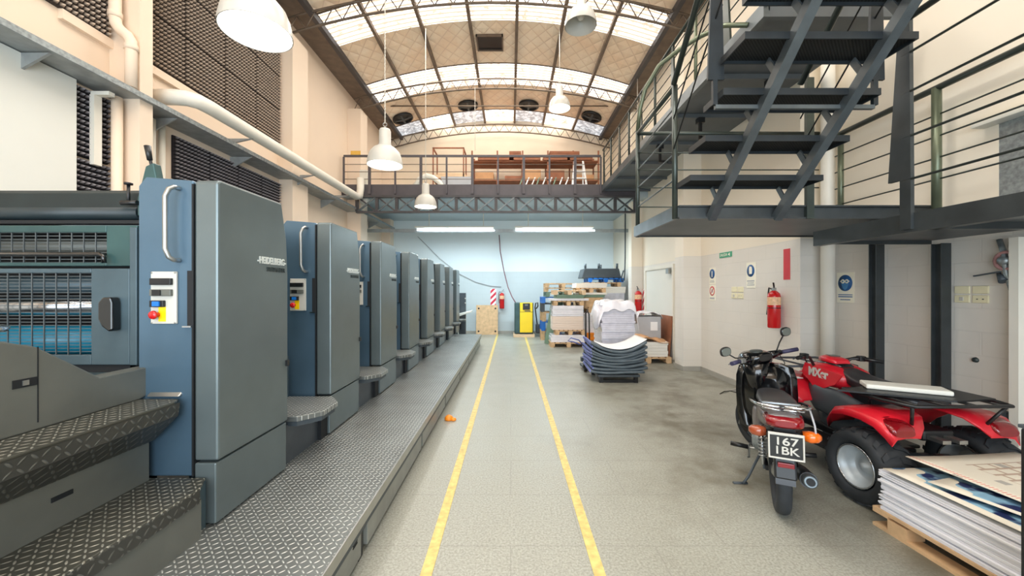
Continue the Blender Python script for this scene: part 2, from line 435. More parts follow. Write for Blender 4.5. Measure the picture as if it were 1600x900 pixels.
def print_mat(name, kind):
    m, n = base_mat(name, .55)
    co = n.obj(); x, y, z = n.sep(co)
    base = C4(lin((243, 238, 222)))
    if kind == 'plan':
        br = n.new('ShaderNodeTexBrick'); n.l.new(co, br.inputs['Vector'])
        br.inputs['Scale'].default_value = 1; br.inputs['Brick Width'].default_value = .11; br.inputs['Row Height'].default_value = .07
        br.inputs['Mortar Size'].default_value = .010
        inb = n.math('MULTIPLY', n.math('MULTIPLY', n.math('GREATER_THAN', x, -.16), n.math('LESS_THAN', x, .34)),
                     n.math('MULTIPLY', n.math('GREATER_THAN', y, -.05), n.math('LESS_THAN', y, .42)))
        c = n.mix(n.math('MULTIPLY', n.math('MULTIPLY', br.outputs['Fac'], inb), .7), base, C4(lin((176, 140, 112))))
        vo = n.new('ShaderNodeTexVoronoi'); n.l.new(co, vo.inputs['Vector']); vo.inputs['Scale'].default_value = 6
        vo.distance = 'CHEBYCHEV'
        c = n.mix(n.math('MULTIPLY', n.math('LESS_THAN', vo.outputs['Distance'], .16), .5), c, C4(lin((90, 94, 104))))
        hat = n.math('GREATER_THAN', n.math('FRACT', n.math('MULTIPLY', y, 55.0)), .5)
        band = n.math('MULTIPLY', n.math('GREATER_THAN', x, -.41), n.math('LESS_THAN', x, -.375))
        c = n.mix(n.math('MULTIPLY', n.math('MULTIPLY', hat, band), .8), c, C4(lin((222, 120, 104))))
    else:
        vo = n.new('ShaderNodeTexVoronoi'); n.l.new(co, vo.inputs['Vector']); vo.inputs['Scale'].default_value = 9
        vo.distance = 'CHEBYCHEV'
        bl = n.mix(n.ramp(vo.outputs['Distance'], .1, .5), C4(lin((28, 84, 150))), C4(lin((150, 196, 222))))
        bl = n.mix(n.ramp(n.noise(co, 8, 2), .5, .6), bl, C4(lin((26, 40, 90))))
        inb = n.math('MULTIPLY', n.math('GREATER_THAN', x, -.33), n.math('GREATER_THAN', n.noise(co, 3.1, 1), .40))
        c = n.mix(inb, base, bl)
    n.put(n.bsdf.inputs['Base Color'], c)
    return m
M['plan'] = print_mat('printed_plan_sheet', 'plan'); M['photo'] = print_mat('printed_blue_sheet', 'photo')
def grate_mat():
    m, n = base_mat('grating_underside', .6, .3)
    co = n.obj(); x, y, z = n.sep(co)
    a = n.math('SINE', n.math('MULTIPLY', n.math('ADD', x, y), 260.0)); b = n.math('SINE', n.math('MULTIPLY', n.math('SUBTRACT', x, y), 260.0))
    f = n.math('MULTIPLY', n.ramp(a, -.2, .6), n.ramp(b, -.2, .6))
    n.put(n.bsdf.inputs['Base Color'], n.mix(f, C4(lin((20, 22, 23))), C4(lin((58, 62, 60)))))
    n.bump(f, .6, .003)
    return m
M['grate'] = grate_mat()
M['tread_dark'] = mat('dark_tread_frame', (42, 48, 52), .45, .3, .2, 6)
M['wall_r'] = wall_mat('painted_block_wall_right', 'y', (228, 223, 214), (240, 230, 212))

# ------------------------------------------------------------------ room shell
XL, XR, XR2, YF, YB = -4.6, 3.77, 4.12, 14.1, -3.6
RXC, RH = -.35, 3.66
def zroof(x): return 7.2 + .62 * (1 - ((x - RXC) / RH) ** 2)
struct('floor', B().box(XL - .3, XR2 + .3, YB, YF + .2, -.2, 0), M['floor'])
struct('wall_left', B().box(XL - .25, XL, YB, YF + .2, 0, 7.3), M['wall_y'])
b = B().box(XR, XR + .25, 5.2, YF + .2, 0, 7.3)
b.box(XR, XR2 + .25, 5.0, 5.2, 0, 7.3)
# near stretch of the wall stands back; it has a window opening at 2.15..3.2 m
b.box(XR2, XR2 + .25, 3.24, 5.0, 0, 7.3).box(XR2, XR2 + .25, YB, 2.0, 0, 7.3).box(XR2, XR2 + .25, 2.0, 3.24, 0, 2.1).box(XR2, XR2 + .25, 2.0, 3.24, 3.02, 7.3)
struct('wall_right', b, M['wall_r'])
struct('wall_far', B().box(XL - .2, XR + .3, YF, YF + .2, 0, 4.3), M['wall_x'])
struct('wall_gable', B().box(XL - .2, XR + .3, YF, YF + .2, 4.3, 8.1), M['upper_x'])
# unseen rear wall; its wide gate opening is made up to let light in
struct('wall_rear', B().box(XL - .2, -3.6, YB - .2, YB, 0, 8.1).box(3.2, XR2 + .2, YB - .2, YB, 0, 8.1).box(-3.6, 3.2, YB - .2, YB, 4.2, 8.1), M['cream'])
# roof: quilted insulation bands between corrugated skylights
def roof_band(b, y0, y1, x0=RXC - RH, x1=RXC + RH, n=28, dz=0, th=.06):
    rg = []
    for i in range(n + 1):
        x = x0 + (x1 - x0) * i / n; z = zroof(x) + dz
        rg.append([(x, y0, z), (x, y1, z), (x, y1, z + th), (x, y0, z + th)])
    return b.rings(rg, False, True, False)
b = B(); ys = [YB]
for (a, c) in SKY_Z: ys += [a, c]
ys.append(YF)
for i in range(0, len(ys), 2):
    if ys[i + 1] - ys[i] > .02: roof_band(b, ys[i], ys[i + 1])
struct('ceiling', b, M['quilt'])
PUR = [-3.08, -2.04, -.94, .14, 1.18, 2.26]
edges = [RXC - RH] + PUR + [RXC + RH]
for i, (a, c) in enumerate(SKY_Z):
    w = struct('window_%d' % (i + 1), roof_band(B(), a, a + .04, dz=-.01), M['truss'])
    for k in range(7):
        sb = B(); clear = (i == 6 and k % 2 == 0) or (i == 6 and k == 6)
        roof_band(sb, a + .04, c, edges[k] + .02, edges[k + 1] - .02, 6, .0, .03)
        part('pane', sb, M['sky_clear'] if clear else M['sky'], w)
# flat steel eaves plates along both sides
struct('trim_1', B().box(XL, -4.0, YB, YF, 7.18, 7.26), M['beam'])
struct('trim_2', B().box(3.28, XR2 + .2, YB, YF, 7.18, 7.26), M['beam'])
b = B()
for s_, x in ((0, -4.0), (0, 3.28)):
    b.box(x - .05, x + .05, YB, YF, 7.10, 7.22)
struct('trim_3', b, M['truss_dark'])
for i, x in enumerate(PUR):
    struct('trim_%d' % (i + 4), B().box(x - .035, x + .035, YB, YF, zroof(x) - .09, zroof(x)), M['beam'])
# lattice arch trusses
def truss(y, label):
    t = thing('roof_truss', label, 'roof truss', (0, y, 0), group='lattice arch trusses under the roof')
    n = 22; xs = [XL + .15 + (XR - XL - .3) * i / n for i in range(n + 1)]
    def zt(x): return 6.98 + .62 * (1 - ((x - RXC) / 4.2) ** 2)
    def zb(x): return 6.66 + .66 * (1 - ((x - RXC) / 4.2) ** 2)
    part('top_chord', B().tube([(x, 0, zt(x)) for x in xs], .024, 6), M['truss'], t)
    part('bottom_chord', B().tube([(x, 0, zb(x)) for x in xs], .024, 6), M['truss'], t)
    b = B()
    for i in range(n):
        xm = (xs[i] + xs[i + 1]) / 2
        b.tube([(xs[i], 0, zb(xs[i])), (xm, 0, zt(xm))], .011, 5).tube([(xm, 0, zt(xm)), (xs[i + 1], 0, zb(xs[i + 1]))], .011, 5)
    part('lattice', b, M['truss'], t)
truss(7.65, 'lattice arch truss nearest the camera, above the first skylight band')
truss(10.9, 'lattice arch truss over the front edge of the mezzanine')
truss(13.9, 'lattice arch truss against the far gable wall')
truss(4.4, 'lattice arch truss overhead near the steel stair')
tag(part('tie_rod', B().cyl((-3.72, 11.9, 7.30), (3.02, 11.9, 7.30), .022, 8), M['truss']), 'thin horizontal steel tie rod below the roof in front of gable', 'tie rod')

# pillars
def pil(n, x0, x1, y0, y1, z1=6.7):
    struct('trim_%d' % n, B().box(x0, x1, y0, y1, 0, z1), M['wall_r' if x0 > 0 else 'wall_y'])
pil(20, XL, -4.25, 4.40, 4.56); pil(21, XL, -4.33, 7.62, 8.2); pil(22, XL, -4.22, 10.8, 11.3)
pil(23, 3.42, XR, 7.6, 8.0); pil(24, 3.46, XR, 11.0, 11.3); pil(25, XL, -4.3, 13.7, YF)
struct('trim_26', B().box(XL, XL + .05, 3.9, 7.7, 4.36, 4.46), M['cream'])
# skirting
struct('baseboard_right', B().box(XR - .02, XR, 5.0, 7.6, 0, .09).box(XR - .02, XR, 8.0, 11, 0, .09).box(3.40, 3.42, 7.601, 8.02, 0, .09).box(3.40, XR - .021, 7.58, 7.6, 0, .09), M['stone'])
struct('baseboard_far', B().box(XL, XR, YF - .02, YF, 0, .1), M['stone'])
# painted aisle lines
for i, (x, lab) in enumerate(((-.475, 'left'), (.50, 'right'))):
    o = part('aisle_line', B().box(x - .033, x + .033, .4, 13.9, 0, .004), M['line'])
    tag(o, '%s yellow painted line running down the aisle floor' % lab, 'floor marking', 'yellow aisle lines')
# white boards fixed on the left wall between floor and ledge
b = B().box(-4.56, -4.5, 2.7, 3.98, 0, 3.78)
tag(part('wall_board', b, M['panel_white']), 'tall plain white wall board at the left edge under the ledge', 'wall board')

# acoustic foam panels (pyramid faced)
def foam_panel(w, h, d=.075, nx=11, nz=9):
    b = B(); b.box(0, .02, 0, w, 0, h)
    sx, sz = w / nx, h / nz
    for i in range(nx):
        for j in range(nz):
            y0, z0 = i * sx, j * sz
            v = [(.02, y0, z0), (.02, y0 + sx, z0), (.02, y0 + sx, z0 + sz), (.02, y0, z0 + sz), (.02 + d, y0 + sx / 2, z0 + sz / 2)]
            b.add(v, [(0, 1, 4), (1, 2, 4), (2, 3, 4), (3, 0, 4)])
    return b
def foam_area(y0, y1, z0, z1, cols, rows, where, m, group):
    w = (y1 - y0) / cols; h = (z1 - z0) / rows; first = None
    rown = ['bottom', 'second-lowest', 'third-lowest', 'fourth-lowest', 'fifth-lowest', 'top']; short = {'column nearest the camera': 'nearest column'}
    for r in range(rows):
        for c in range(cols):
            if first is None:
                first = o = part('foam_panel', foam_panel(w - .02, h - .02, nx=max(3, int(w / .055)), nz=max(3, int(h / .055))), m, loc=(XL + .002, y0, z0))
            else:
                o = first.copy(); COL.objects.link(o); o.location = (XL + .002, y0 + c * w, z0 + r * h)
            rn = 'only' if rows == 1 else ('top' if r == rows - 1 else rown[r])
            cn = '' if cols == 1 else (', %s column' % ORD[c])
            tag(o, 'foam tile %s, %s row%s' % (where, rn, cn), 'acoustic panel', group)
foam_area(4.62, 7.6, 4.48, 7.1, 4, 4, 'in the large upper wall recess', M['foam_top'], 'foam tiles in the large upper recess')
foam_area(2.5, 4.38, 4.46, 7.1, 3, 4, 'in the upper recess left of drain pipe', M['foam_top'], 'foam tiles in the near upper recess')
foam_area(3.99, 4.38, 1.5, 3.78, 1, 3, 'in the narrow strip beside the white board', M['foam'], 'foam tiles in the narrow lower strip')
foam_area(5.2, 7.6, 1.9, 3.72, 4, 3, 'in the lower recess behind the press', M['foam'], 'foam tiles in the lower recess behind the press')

# wall ledge: steel channel on gusset brackets
lg = thing('wall_ledge', 'long grey steel ledge running along the left wall above the press', 'ledge', (0, 0, 0))
part('shelf_plate', B().box(XL + .01, -4.2, 1.5, 13.9, 3.79, 3.82), M['ledge'], lg)
part('edge_flange', B().box(-4.205, -4.19, 1.5, 13.9, 3.785, 3.845), M['galv'], lg)
for y in (2.2, 3.54, 4.88, 6.3, 7.8, 9.3, 10.9, 12.4):
    part('bracket', B().prism([(XL, 3.78), (-4.24, 3.78), (XL, 3.58)], y - .012, y + .012, 'y'), M['ledge'], lg)
# L-shaped white hanger under ledge
t = thing('wall_bracket', 'white L-shaped bracket hanging on the foam strip under the ledge', 'bracket', (-4.52, 4.16, 2.9))
part('arm', B().box(0, .2, -.03, .03, .8, .84), M['white_paint'], t); part('upright', B().box(0, .05, -.04, .04, .05, .8), M['white_paint'], t)
# white air duct with brackets
du = thing('air_duct', 'long white round duct running above the ledge on the left wall', 'duct', (0, 0, 0))
pts = [(XL + .02, 4.9, 4.06), (-4.3, 4.9, 4.06), (-4.16, 4.93, 4.06), (-4.08, 5.02, 4.06), (-4.06, 5.2, 4.06), (-4.06, 10.1, 4.06), (-4.06, 10.3, 4.12), (-4.06, 10.38, 4.3), (-4.06, 10.38, 4.62)]
part('duct', B().tube(pts, .095, 16), M['white_paint'], du)
for y in (6.0, 7.9, 9.6):
    part('bracket', B().prism([(XL + .004, 3.96), (-4.02, 3.96), (XL + .004, 3.83)], y - .015, y + .015, 'y'), M['ledge'], du)
# drain pipe with offset
t = thing('drain_pipe', 'cream drain pipe with an elbow beside the near left pillar', 'pipe', (0, 0, 0))
part('pipe', B().tube([(-4.42, 4.29, 7.1), (-4.42, 4.29, 4.66), (-4.41, 4.29, 4.57), (-4.37, 4.30, 4.51), (-4.31, 4.32, 4.46), (-4.28, 4.33, 4.40), (-4.28, 4.33, 4.32), (-4.28, 4.33, 3.88)], .055, 14), M['cream'], t)
part('lower_pipe', B().tube([(-4.42, 4.31, 3.76), (-4.42, 4.31, .1)], .05, 14), M['cream'], t)
for x, y, z in ((-4.42, 4.29, 4.64), (-4.28, 4.33, 4.30)): part('collar', B().cyl((x, y, z), (x, y, z + .06), .064, 14), M['cream'], t)
t = tag(part('conduit_pipe', B().cyl((-4.5, 4.8, .1), (-4.5, 4.8, 3.74), .05, 12).cyl((-4.54, 5.0, .1), (-4.54, 5.0, 3.74), .035, 12), M['white_paint']), 'white pair of vertical conduits behind the black lever', 'pipe')

# right wall pipe in the corner of the step
tag(part('downpipe', B().cyl((3.98, 4.82, 0), (3.98, 4.82, 7.1), .075, 18), M['white_paint']), 'white round downpipe in the wall corner beside the extinguisher pillar', 'pipe')

# door on right wall
d = struct('door_1', B().box(XR - .03, XR - .005, 8.85, 10.6, 0, 2.12), M['panel_white'])
part('door_frame', B().box(XR - .06, XR, 8.78, 8.85, 0, 2.12).box(XR - .06, XR, 10.6, 10.68, 0, 2.12).box(XR - .06, XR, 8.78, 10.68, 2.12, 2.2), M['white_paint'], d)
part('door_closer', B().box(XR - .12, XR - .06, 8.9, 9.05, 1.98, 2.1), M['alu'], d)
# window on the near right wall
w = struct('window_8', B().box(XR2 + .02, XR2 + .06, 2.0, 3.24, 2.1, 2.16).box(XR2 + .02, XR2 + .06, 2.0, 3.24, 2.96, 3.02).box(XR2 + .0, XR2 + .06, 3.0, 3.24, 2.1, 3.02).box(XR2 + .02, XR2 + .06, 2.0, 2.06, 2.1, 3.02), M['galv'])
part('pane', B().box(XR2 + .035, XR2 + .045, 2.06, 3.0, 2.16, 2.96), mat('window_daylight', (190, 205, 215), .4, 0, .05, 3, emit=.5), w)
part('lintel', B().box(XR2 - .12, XR2 + .06, 1.95, 3.34, 3.0, 3.05), M['white_paint'], w)

# ------------------------------------------------------------------ far mezzanine
struct('ceiling_mezzanine', B().box(XL, XR, 10.55, YF, 4.14, 4.42), M['ceil_under'])
mz = thing('lattice_beam', 'dark steel front beam and truss of the far storage mezzanine', 'mezzanine beam', (0, 10.45, 0))
part('fascia', B().box(XL, XR - .3, 0, .06, 4.17, 4.47), M['fascia'], mz)
part('top_chord', B().box(-4.2, 3.4, -.06, .06, 4.11, 4.17), M['truss_dark'], mz)
part('bottom_chord', B().box(-4.2, 3.4, -.05, .05, 3.69, 3.74), M['truss_dark'], mz)
n = 14; x0, x1 = -4.18, 3.38
b1, b2 = B(), B()
for i in range(n + 1):
    x = x0 + (x1 - x0) * i / n
    part('truss_post', B().box(x - .04, x + .04, -.03, .03, 3.74, 4.11), M['truss_dark'], mz)
    if i < n:
        xn = x0 + (x1 - x0) * (i + 1) / n
        b1.bar((x + .04, -.02, 3.74), (xn - .04, -.02, 4.11), .04, .05, (0, 1, 0)); b2.bar((x + .04, .02, 4.11), (xn - .04, .02, 3.74), .04, .05, (0, 1, 0))
part('rising_braces', b1, M['steel_mid'], mz); part('falling_braces', b2, M['truss_dark'], mz)
rl = thing('mezzanine_railing', 'grey steel railing along the front edge of the far mezzanine', 'railing', (0, 10.4, 0))
part('top_rail', B().box(-4.52, 2.44, -.025, .025, 5.2, 5.25), M['fascia'], rl)
for z in (5.0, 4.8, 4.6): part('rail_rod', B().cyl((-4.52, 0, z), (2.44, 0, z), .009, 6), M['truss'], rl)
x = -4.52; i = 0
while x < 2.5:
    part('rail_post', B().box(x - (.035 if i % 2 else .022), x + (.035 if i % 2 else .022), -.02, .02, 4.2, 5.2), M['fascia'], rl)
    x += .696; i += 1

# ------------------------------------------------------------------ right hand gallery
gy0 = 3.75
g = thing('gallery_walkway', 'long dark steel gallery walkway along the right wall up high', 'walkway', (0, 0, 0))
part('deck', B().box(2.52, XR, gy0, 10.6, 4.33, 4.38), M['gallery_under'], g)
part('edge_channel', B().box(2.47, 2.53, gy0, 10.4, 4.27, 4.42), M['steel_mid'], g)
y = gy0
while y < 10.5:
    part('cross_beam', B().box(2.53, XR, y, y + .05, 4.27, 4.33), M['gallery_under'], g); y += 1.1
gr = thing('gallery_railing', 'rod railing with tapered plates along the high right gallery', 'railing', (2.5, 0, 0))
part('top_rail', B().tube([(0, gy0, 5.38), (0, 10.4, 5.38)], .024, 10), M['rail'], gr)
for z in (4.6, 4.78, 4.96, 5.14, 5.28): part('rail_rod', B().cyl((0, gy0, z), (0, 10.4, z), .008, 6), M['rail'], gr)
y = 10.3; i = 0
while y > gy0 - .1:
    if i % 2 == 0: part('tapered_plate', B().prism([(y - .10, 4.42), (y + .06, 4.42), (y + .03, 5.38), (y - .02, 5.38)], -.012, .012), M['rail'], gr)
    else: part('rail_post', B().cyl((0, y, 4.38), (0, y, 5.38), .022, 10), M['rail_green' if y < 6.5 else 'rail'], gr)
    y -= .73; i += 1
for k, (x, y) in enumerate(((2.95, 5.975), (2.75, 7.075), (3.3, 4.875))):
    t = thing('hanging_hook', 'black hook bracket hanging under the gallery, %s one' % ORD[k], 'hook', (x, y, 4.27), group='hook brackets under the gallery')
    part('clamp', B().box(-.05, .05, -.05, .05, -.08, 0), M['black'], t)
    part('hook', B().box(-.02, .02, -.02, .02, -.3, -.08).box(-.02, .14, -.02, .02, -.33, -.29), M['black'], t)

# stair landing
L0, L1, LY0, LY1 = 1.62, 4.08, 3.72, 4.96
ld = thing('stair_landing', 'dark steel stair landing platform hanging above the parked motorcycle', 'landing', (0, 0, 0))
part('deck', B().box(L0, L1, LY0 + .03, LY1, 2.30, 2.34), M['gallery_under'], ld)
part('front_channel', B().box(L0, L1, LY0, LY0 + .03, 2.285, 2.415).box(L0, L1, LY0 - .03, LY0, 2.285, 2.30).box(L0, L1, LY0 - .03, LY0, 2.40, 2.415), M['steel_dark'], ld)
part('side_channel', B().box(L0 - .03, L0, LY0, LY1, 2.285, 2.415), M['steel_mid'], ld)
part('rear_channel', B().box(L0, L1, LY1, LY1 + .03, 2.285, 2.415), M['steel_dark'], ld)
lr = thing('landing_railing', 'tube and rod railing around the stair landing', 'railing', (0, 0, 0))
part('corner_post', B().cyl((L0 - .03, LY0, 2.285), (L0 - .03, LY0, 3.58), .026), M['rail'], lr)
part('corner_post', B().cyl((L0 + .02, LY1, 2.28), (L0 + .02, LY1, 3.65), .026), M['rail'], lr)
part('top_rail', B().tube([(L0 - .03, LY0, 3.57), (L0 + .02, LY1, 3.62)], .022, 10), M['rail'], lr)
part('top_rail', B().tube([(L0 + .02, LY1, 3.62), (L1 - .1, LY1, 3.62)], .024, 10), M['rail'], lr)
for z in (2.67, 2.92, 3.15, 3.37):
    part('rail_rod', B().cyl((L0 - .03, LY0, z), (L0 + .02, LY1, z), .008, 6), M['steel_mid'], lr)
    part('rail_rod', B().cyl((L0 + .02, LY1, z), (L1 - .1, LY1, z), .008, 6), M['rail'], lr)
part('newel_post', B().box(2.84, 2.91, LY0 - .04, LY0 - .005, 2.285, 3.64), M['rail'], lr)
hp = tag(part('curved_handrail', B().tube([(L0 + .02, LY1, 3.64), (L0 + .03, LY1 - .05, 3.9), (L0 + .07, LY1 - .13, 4.12), (1.80, 4.66, 4.32), (1.98, 4.5, 4.42), (2.15, 4.34, 4.47), (2.33, 4.18, 4.48), (2.48, 4.0, 4.36)], .026, 12), M['rail_green']),
         'curved olive handrail tube sweeping from the landing up to the gallery', 'handrail')
# wall side railing above landing and near platform
wr = thing('wall_side_railing', 'dark tube railing with thin rods running along the right wall', 'railing', (3.97, 0, 0))
part('top_rail', B().tube([(0, .3, 3.48), (0, 4.70, 3.48)], .030, 12), M['rail'], wr)
for z in (3.23, 3.03, 2.83, 2.63): part('rail_rod', B().cyl((0, .3, z), (0, 4.70, z), .008, 6), M['rail'], wr)
for y in (4.62, 3.58, 2.2, 1.0): part('rail_post', B().cyl((0, y, 2.2 if y < 3.6 else 2.34), (0, y, 3.48), .036 if y < 4 else .03, 12), M['rail_green'], wr)
# near platform
PX = 3.0
pf = thing('near_platform', 'dark steel walkway platform crossing overhead at the right edge', 'walkway', (0, 0, 0))
part('side_channel', B().box(PX - .03, PX, -1.5, 3.77, 2.03, 2.17).box(PX, PX + .05, -1.5, 3.77, 2.03, 2.045), M['steel_dark'], pf)
part('deck', B().box(PX, 4.1, -1.5, 3.74, 2.08, 2.12), M['gallery_under'], pf)
part('end_channel', B().box(PX, 4.1, 3.74, 3.769, 2.046, 2.169), M['steel_dark'], pf)
for y in (.5, 1.6, 2.7): part('cross_beam', B().box(PX, 4.1, y, y + .05, 2.03, 2.08), M['steel_dark'], pf)
for (y, lab) in ((4.2, 'farther dark steel column by the downpipe under the landing'), (3.57, 'nearer dark steel column with rusty edge under the platform')):
    t = thing('steel_column', lab, 'column', (4.0, y, 0), group='steel columns carrying the platform')
    h = 2.28 if y > 3.8 else 2.03
    part('flange', B().box(-.045, .045, -.045, -.036, 0, h).box(-.045, .045, .036, .045, 0, h), M['steel_dark'], t)
    part('web', B().box(-.01, .01, -.036, .036, 0, h), M['steel_dark'], t)
pr = thing('platform_railing', 'rod railing with tapered steel plates on the near platform', 'railing', (PX - .045, 0, 0))
part('top_rail', B().tube([(0, -.5, 3.62), (0, 3.0, 3.62)], .024, 10), M['rail'], pr)
for z in (3.36, 3.07, 2.74, 2.42): part('rail_rod', B().cyl((0, -.5, z), (0, 2.9, z), .009, 6), M['rail'], pr)
for y in (2.89, 1.5):
    part('tapered_plate', B().prism([(y - .06, 2.43), (y + .11, 2.43), (y + .03, 3.62), (y - .05, 3.62)], -.008, .02), M['steel_dark'], pr)
    part('plate_stem', B().box(-.008, .02, y - .06, y + .02, 2.05, 2.43), M['steel_dark'], pr)

# the stair flight climbing towards the camera
st = thing('stair_flight', 'open dark steel stair flight climbing from the landing out of view', 'stair', (0, 0, 0))
SX0, SX1 = 1.60, 2.76
def tread(k):
    y = 3.55 - .265 * k; z = 2.60 + .245 * k
    return y, z
for k in range(9):
    y, z = tread(k)
    t = part('tread', B().box(SX0, SX1, y - .14, y + .14, z - .006, z), M['grate'], st)
    part('tread_rim', B().box(SX0, SX1, y - .15, y - .14, z - .03, z + .02).box(SX0, SX1, y + .14, y + .15, z - .03, z + .02).box(SX0 - .01, SX0, y - .15, y + .15, z - .03, z + .02).box(SX1, SX1 + .01, y - .15, y + .15, z - .03, z + .02), M['tread_dark'], t)
    for x in (1.93, 2.56):
        part('tread_strut', B().bar((x - .02, y + .10, z - .03), (x, y + .04, z - .16), .012, .05, (0, 1, 0)), M['steel_mid'], t)
for x in (1.93, 2.56):
    part('stringer', B().bar((x, 3.70, 2.29), (x, 1.1, 2.29 + 2.6 * .925), .07, .075), M['steel_mid'], st)
for k in (2, 5):
    y, z = tread(k); y += -.08
    t = part('rail_hanger', B().box(SX0 - .03, SX1 + .03, y, y + .03, z - .10, z - .07), M['steel_mid'], st)
    for x, s_ in ((SX0 - .05, -1), (SX1 + .02, 1)):
        part('hanger_leg', B().box(x, x + .035, y, y + .028, z - .07, z + .12), M['tread_dark'], t)
        part('tapered_plate', B().prism([(x - .04, z + .12), (x + .085, z + .12), (x + .06, z + 1.25), (x, z + 1.25)], y, y + .02, 'y'), M['tread_dark'], t)
for (x, m_) in ((SX0 - .03, 'rail'), (SX1 + .03, 'rail')):
    h = thing('stair_handrail', 'sloping dark handrail on the %s side of the stair flight' % ('left' if x < 2 else 'right'), 'handrail', (x, 0, 0), group='stair handrails')
    dy = 2.3
    part('top_rail', B().tube([(0, 3.70, 3.58), (0, 3.70 - dy, 3.58 + dy * .95)], .027, 10), M[m_], h)
    for o_ in (.33, .62): part('rail_rod', B().cyl((0, 3.70, 3.58 - o_), (0, 3.70 - dy, 3.58 - o_ + dy * .95), .007, 6), M['black'], h)

# ------------------------------------------------------------------ hanging lamps and tubes
def bell_lamp(name_label, x, y, z, s, cord_top, lit=True, power=0, cord='chain'):
    t = thing('pendant_lamp', name_label, 'lamp', (x, y, z), group='bell pendant lamps')
    R_ = .255 * s
    prof = [(R_, 0), (R_ * .985, .05), (R_ * .93, .12), (R_ * .82, .19), (R_ * .62, .25), (R_ * .45, .275), (R_ * .36, .285)]
    inner = [(r - .006, h - .004) for (r, h) in reversed(prof)]; inner[-1] = (R_ - .006, 0)
    part('shade', B().lathe([(r, h * s) for r, h in prof] + [(r, h * s) for r, h in inner], n=36), M['white'], t)
    part('collar', B().lathe([(R_ * .36, .27 * s), (R_ * .37, .30 * s), (R_ * .33, .32 * s), (R_ * .33, .50 * s), (R_ * .28, .53 * s), (.01, .54 * s)], n=24), M['white'], t)
    part('hook', B().box(-.012, .012, -.012, .012, .53 * s, .58 * s).tube([(c, 0, .60 * s + d) for c, d in arc(0, 0, .028, 0, 2 * PI, 12)], .006, 6), M['alu'], t)
    if cord == 'chain':
        b = B(); h = .63 * s; i = 0
        while h < cord_top - z:
            b.tube([(.0 + (.008 * math.cos(a) if i % 2 else 0), (0 if i % 2 else .008 * math.cos(a)), h + .017 * math.sin(a)) for a in [2 * PI * q / 8 for q in range(8)]], .0035, 4, closed=True)
            h += .028; i += 1
        part('chain', b, M['white_paint'], t)
    else:
        part('cord', B().cyl((0, 0, .62 * s), (0, 0, cord_top - z), .006, 6), M['white_paint'], t)
    if lit:
        part('bulb', B().lathe([(.001, -.005 * s), (R_ * .6, .0), (R_ * .95, .03 * s)], n=32), M['glow'], t)
        l = bpy.data.lights.new('lamp_light', 'SPOT'); l.energy = power; l.spot_size = 2.6; l.spot_blend = .5; l.shadow_soft_size = .2; l.color = (1, .97, .92)
        lo = bpy.data.objects.new('lamp_light', l); COL.objects.link(lo); lo.parent = t; lo.location = (0, 0, -.03)
    else:
        part('bulb', B().lathe([(.001, .10), (.04, .11), (.06, .16), (.05, .22), (.03, .27)], n=20), M['white_paint'], t)
    return t
bell_lamp('lit white bell lamp over the press, largest and nearest to the camera', -2.0, 3.02, 3.62, 1.0, 7.6, True, 60)
bell_lamp('lit white bell lamp hanging on a chain in the middle of the left row', -1.84, 5.62, 3.42, 1.0, 7.6, True, 60)
bell_lamp('lit white bell lamp hanging low just before the mezzanine truss', -1.95, 8.8, 3.50, 1.0, 7.6, True, 60, 'cord')
bell_lamp('unlit cream bell lamp high near the roof skylight', 1.13, 6.2, 5.86, 1.0, 7.7, False)
bell_lamp('lit white bell lamp high on the right below the second skylight band', 1.13, 8.9, 5.80, .98, 7.7, True, 40, 'cord')
bell_lamp('added unseen lit white bell lamp of the left row behind the camera position', -1.90, .0, 3.46, 1.0, 7.6, True, 60, 'cord')  # this and the next two are unseen lamps added to brighten the near end
bell_lamp('added unseen lit white bell lamp high above the stair, second of the right row', 1.13, 3.5, 5.86, 1.0, 7.7, True, 90, 'cord')
bell_lamp('added unseen lit white bell lamp of the right row above the camera position', 1.13, .7, 5.86, 1.0, 7.7, True, 90, 'cord')
tag(part('light_rail', B().box(XL, XR, 12.22, 12.30, 3.44, 3.54), M['ledge']), 'grey horizontal rail carrying the fluorescent lights under the mezzanine', 'rail')
# other thin drop cords
for (x, y, z0) in ((-.95, 10.2, 5.3), (3.3, 10.0, 5.6)):
    tag(part('drop_cord', B().cyl((x, y, z0), (x, y, zroof(x)), .007, 5), M['white_paint']), 'thin pale cord hanging from the roof %s' % ('left of the middle' if x < 0 else 'near the right gallery'), 'cord')
def tubes(cx, lab):
    t = thing('fluorescent_light', lab, 'ceiling light', (cx, 12.0, 3.46), group='twin fluorescent fixtures under the mezzanine')
    part('housing', B().box(-1.22, 1.22, -.16, .12, .06, .11), M['white_paint'], t, bevel=.01)
    part('tube', B().cyl((-1.2, .08, .02), (1.15, .08, .02), .022), M['tube_glow'], t)
    part('tube', B().cyl((-.95, -.12, -.02), (1.25, -.12, -.02), .022), M['tube_glow'], t)
    for x in (-.8, .9): part('hanger', B().cyl((x, 0, .1), (x, 0, .68), .012, 8), M['white_paint'], t)
    area('fluorescent_glow', (cx, 12.0, 3.36), (0, 0, 0), 2.4, .25, 95, (.78, .93, 1.0)).parent = None
tubes(-1.75, 'bright twin fluorescent tube light on the left under the mezzanine')
tubes(1.35, 'bright twin fluorescent tube light on the right under the mezzanine')

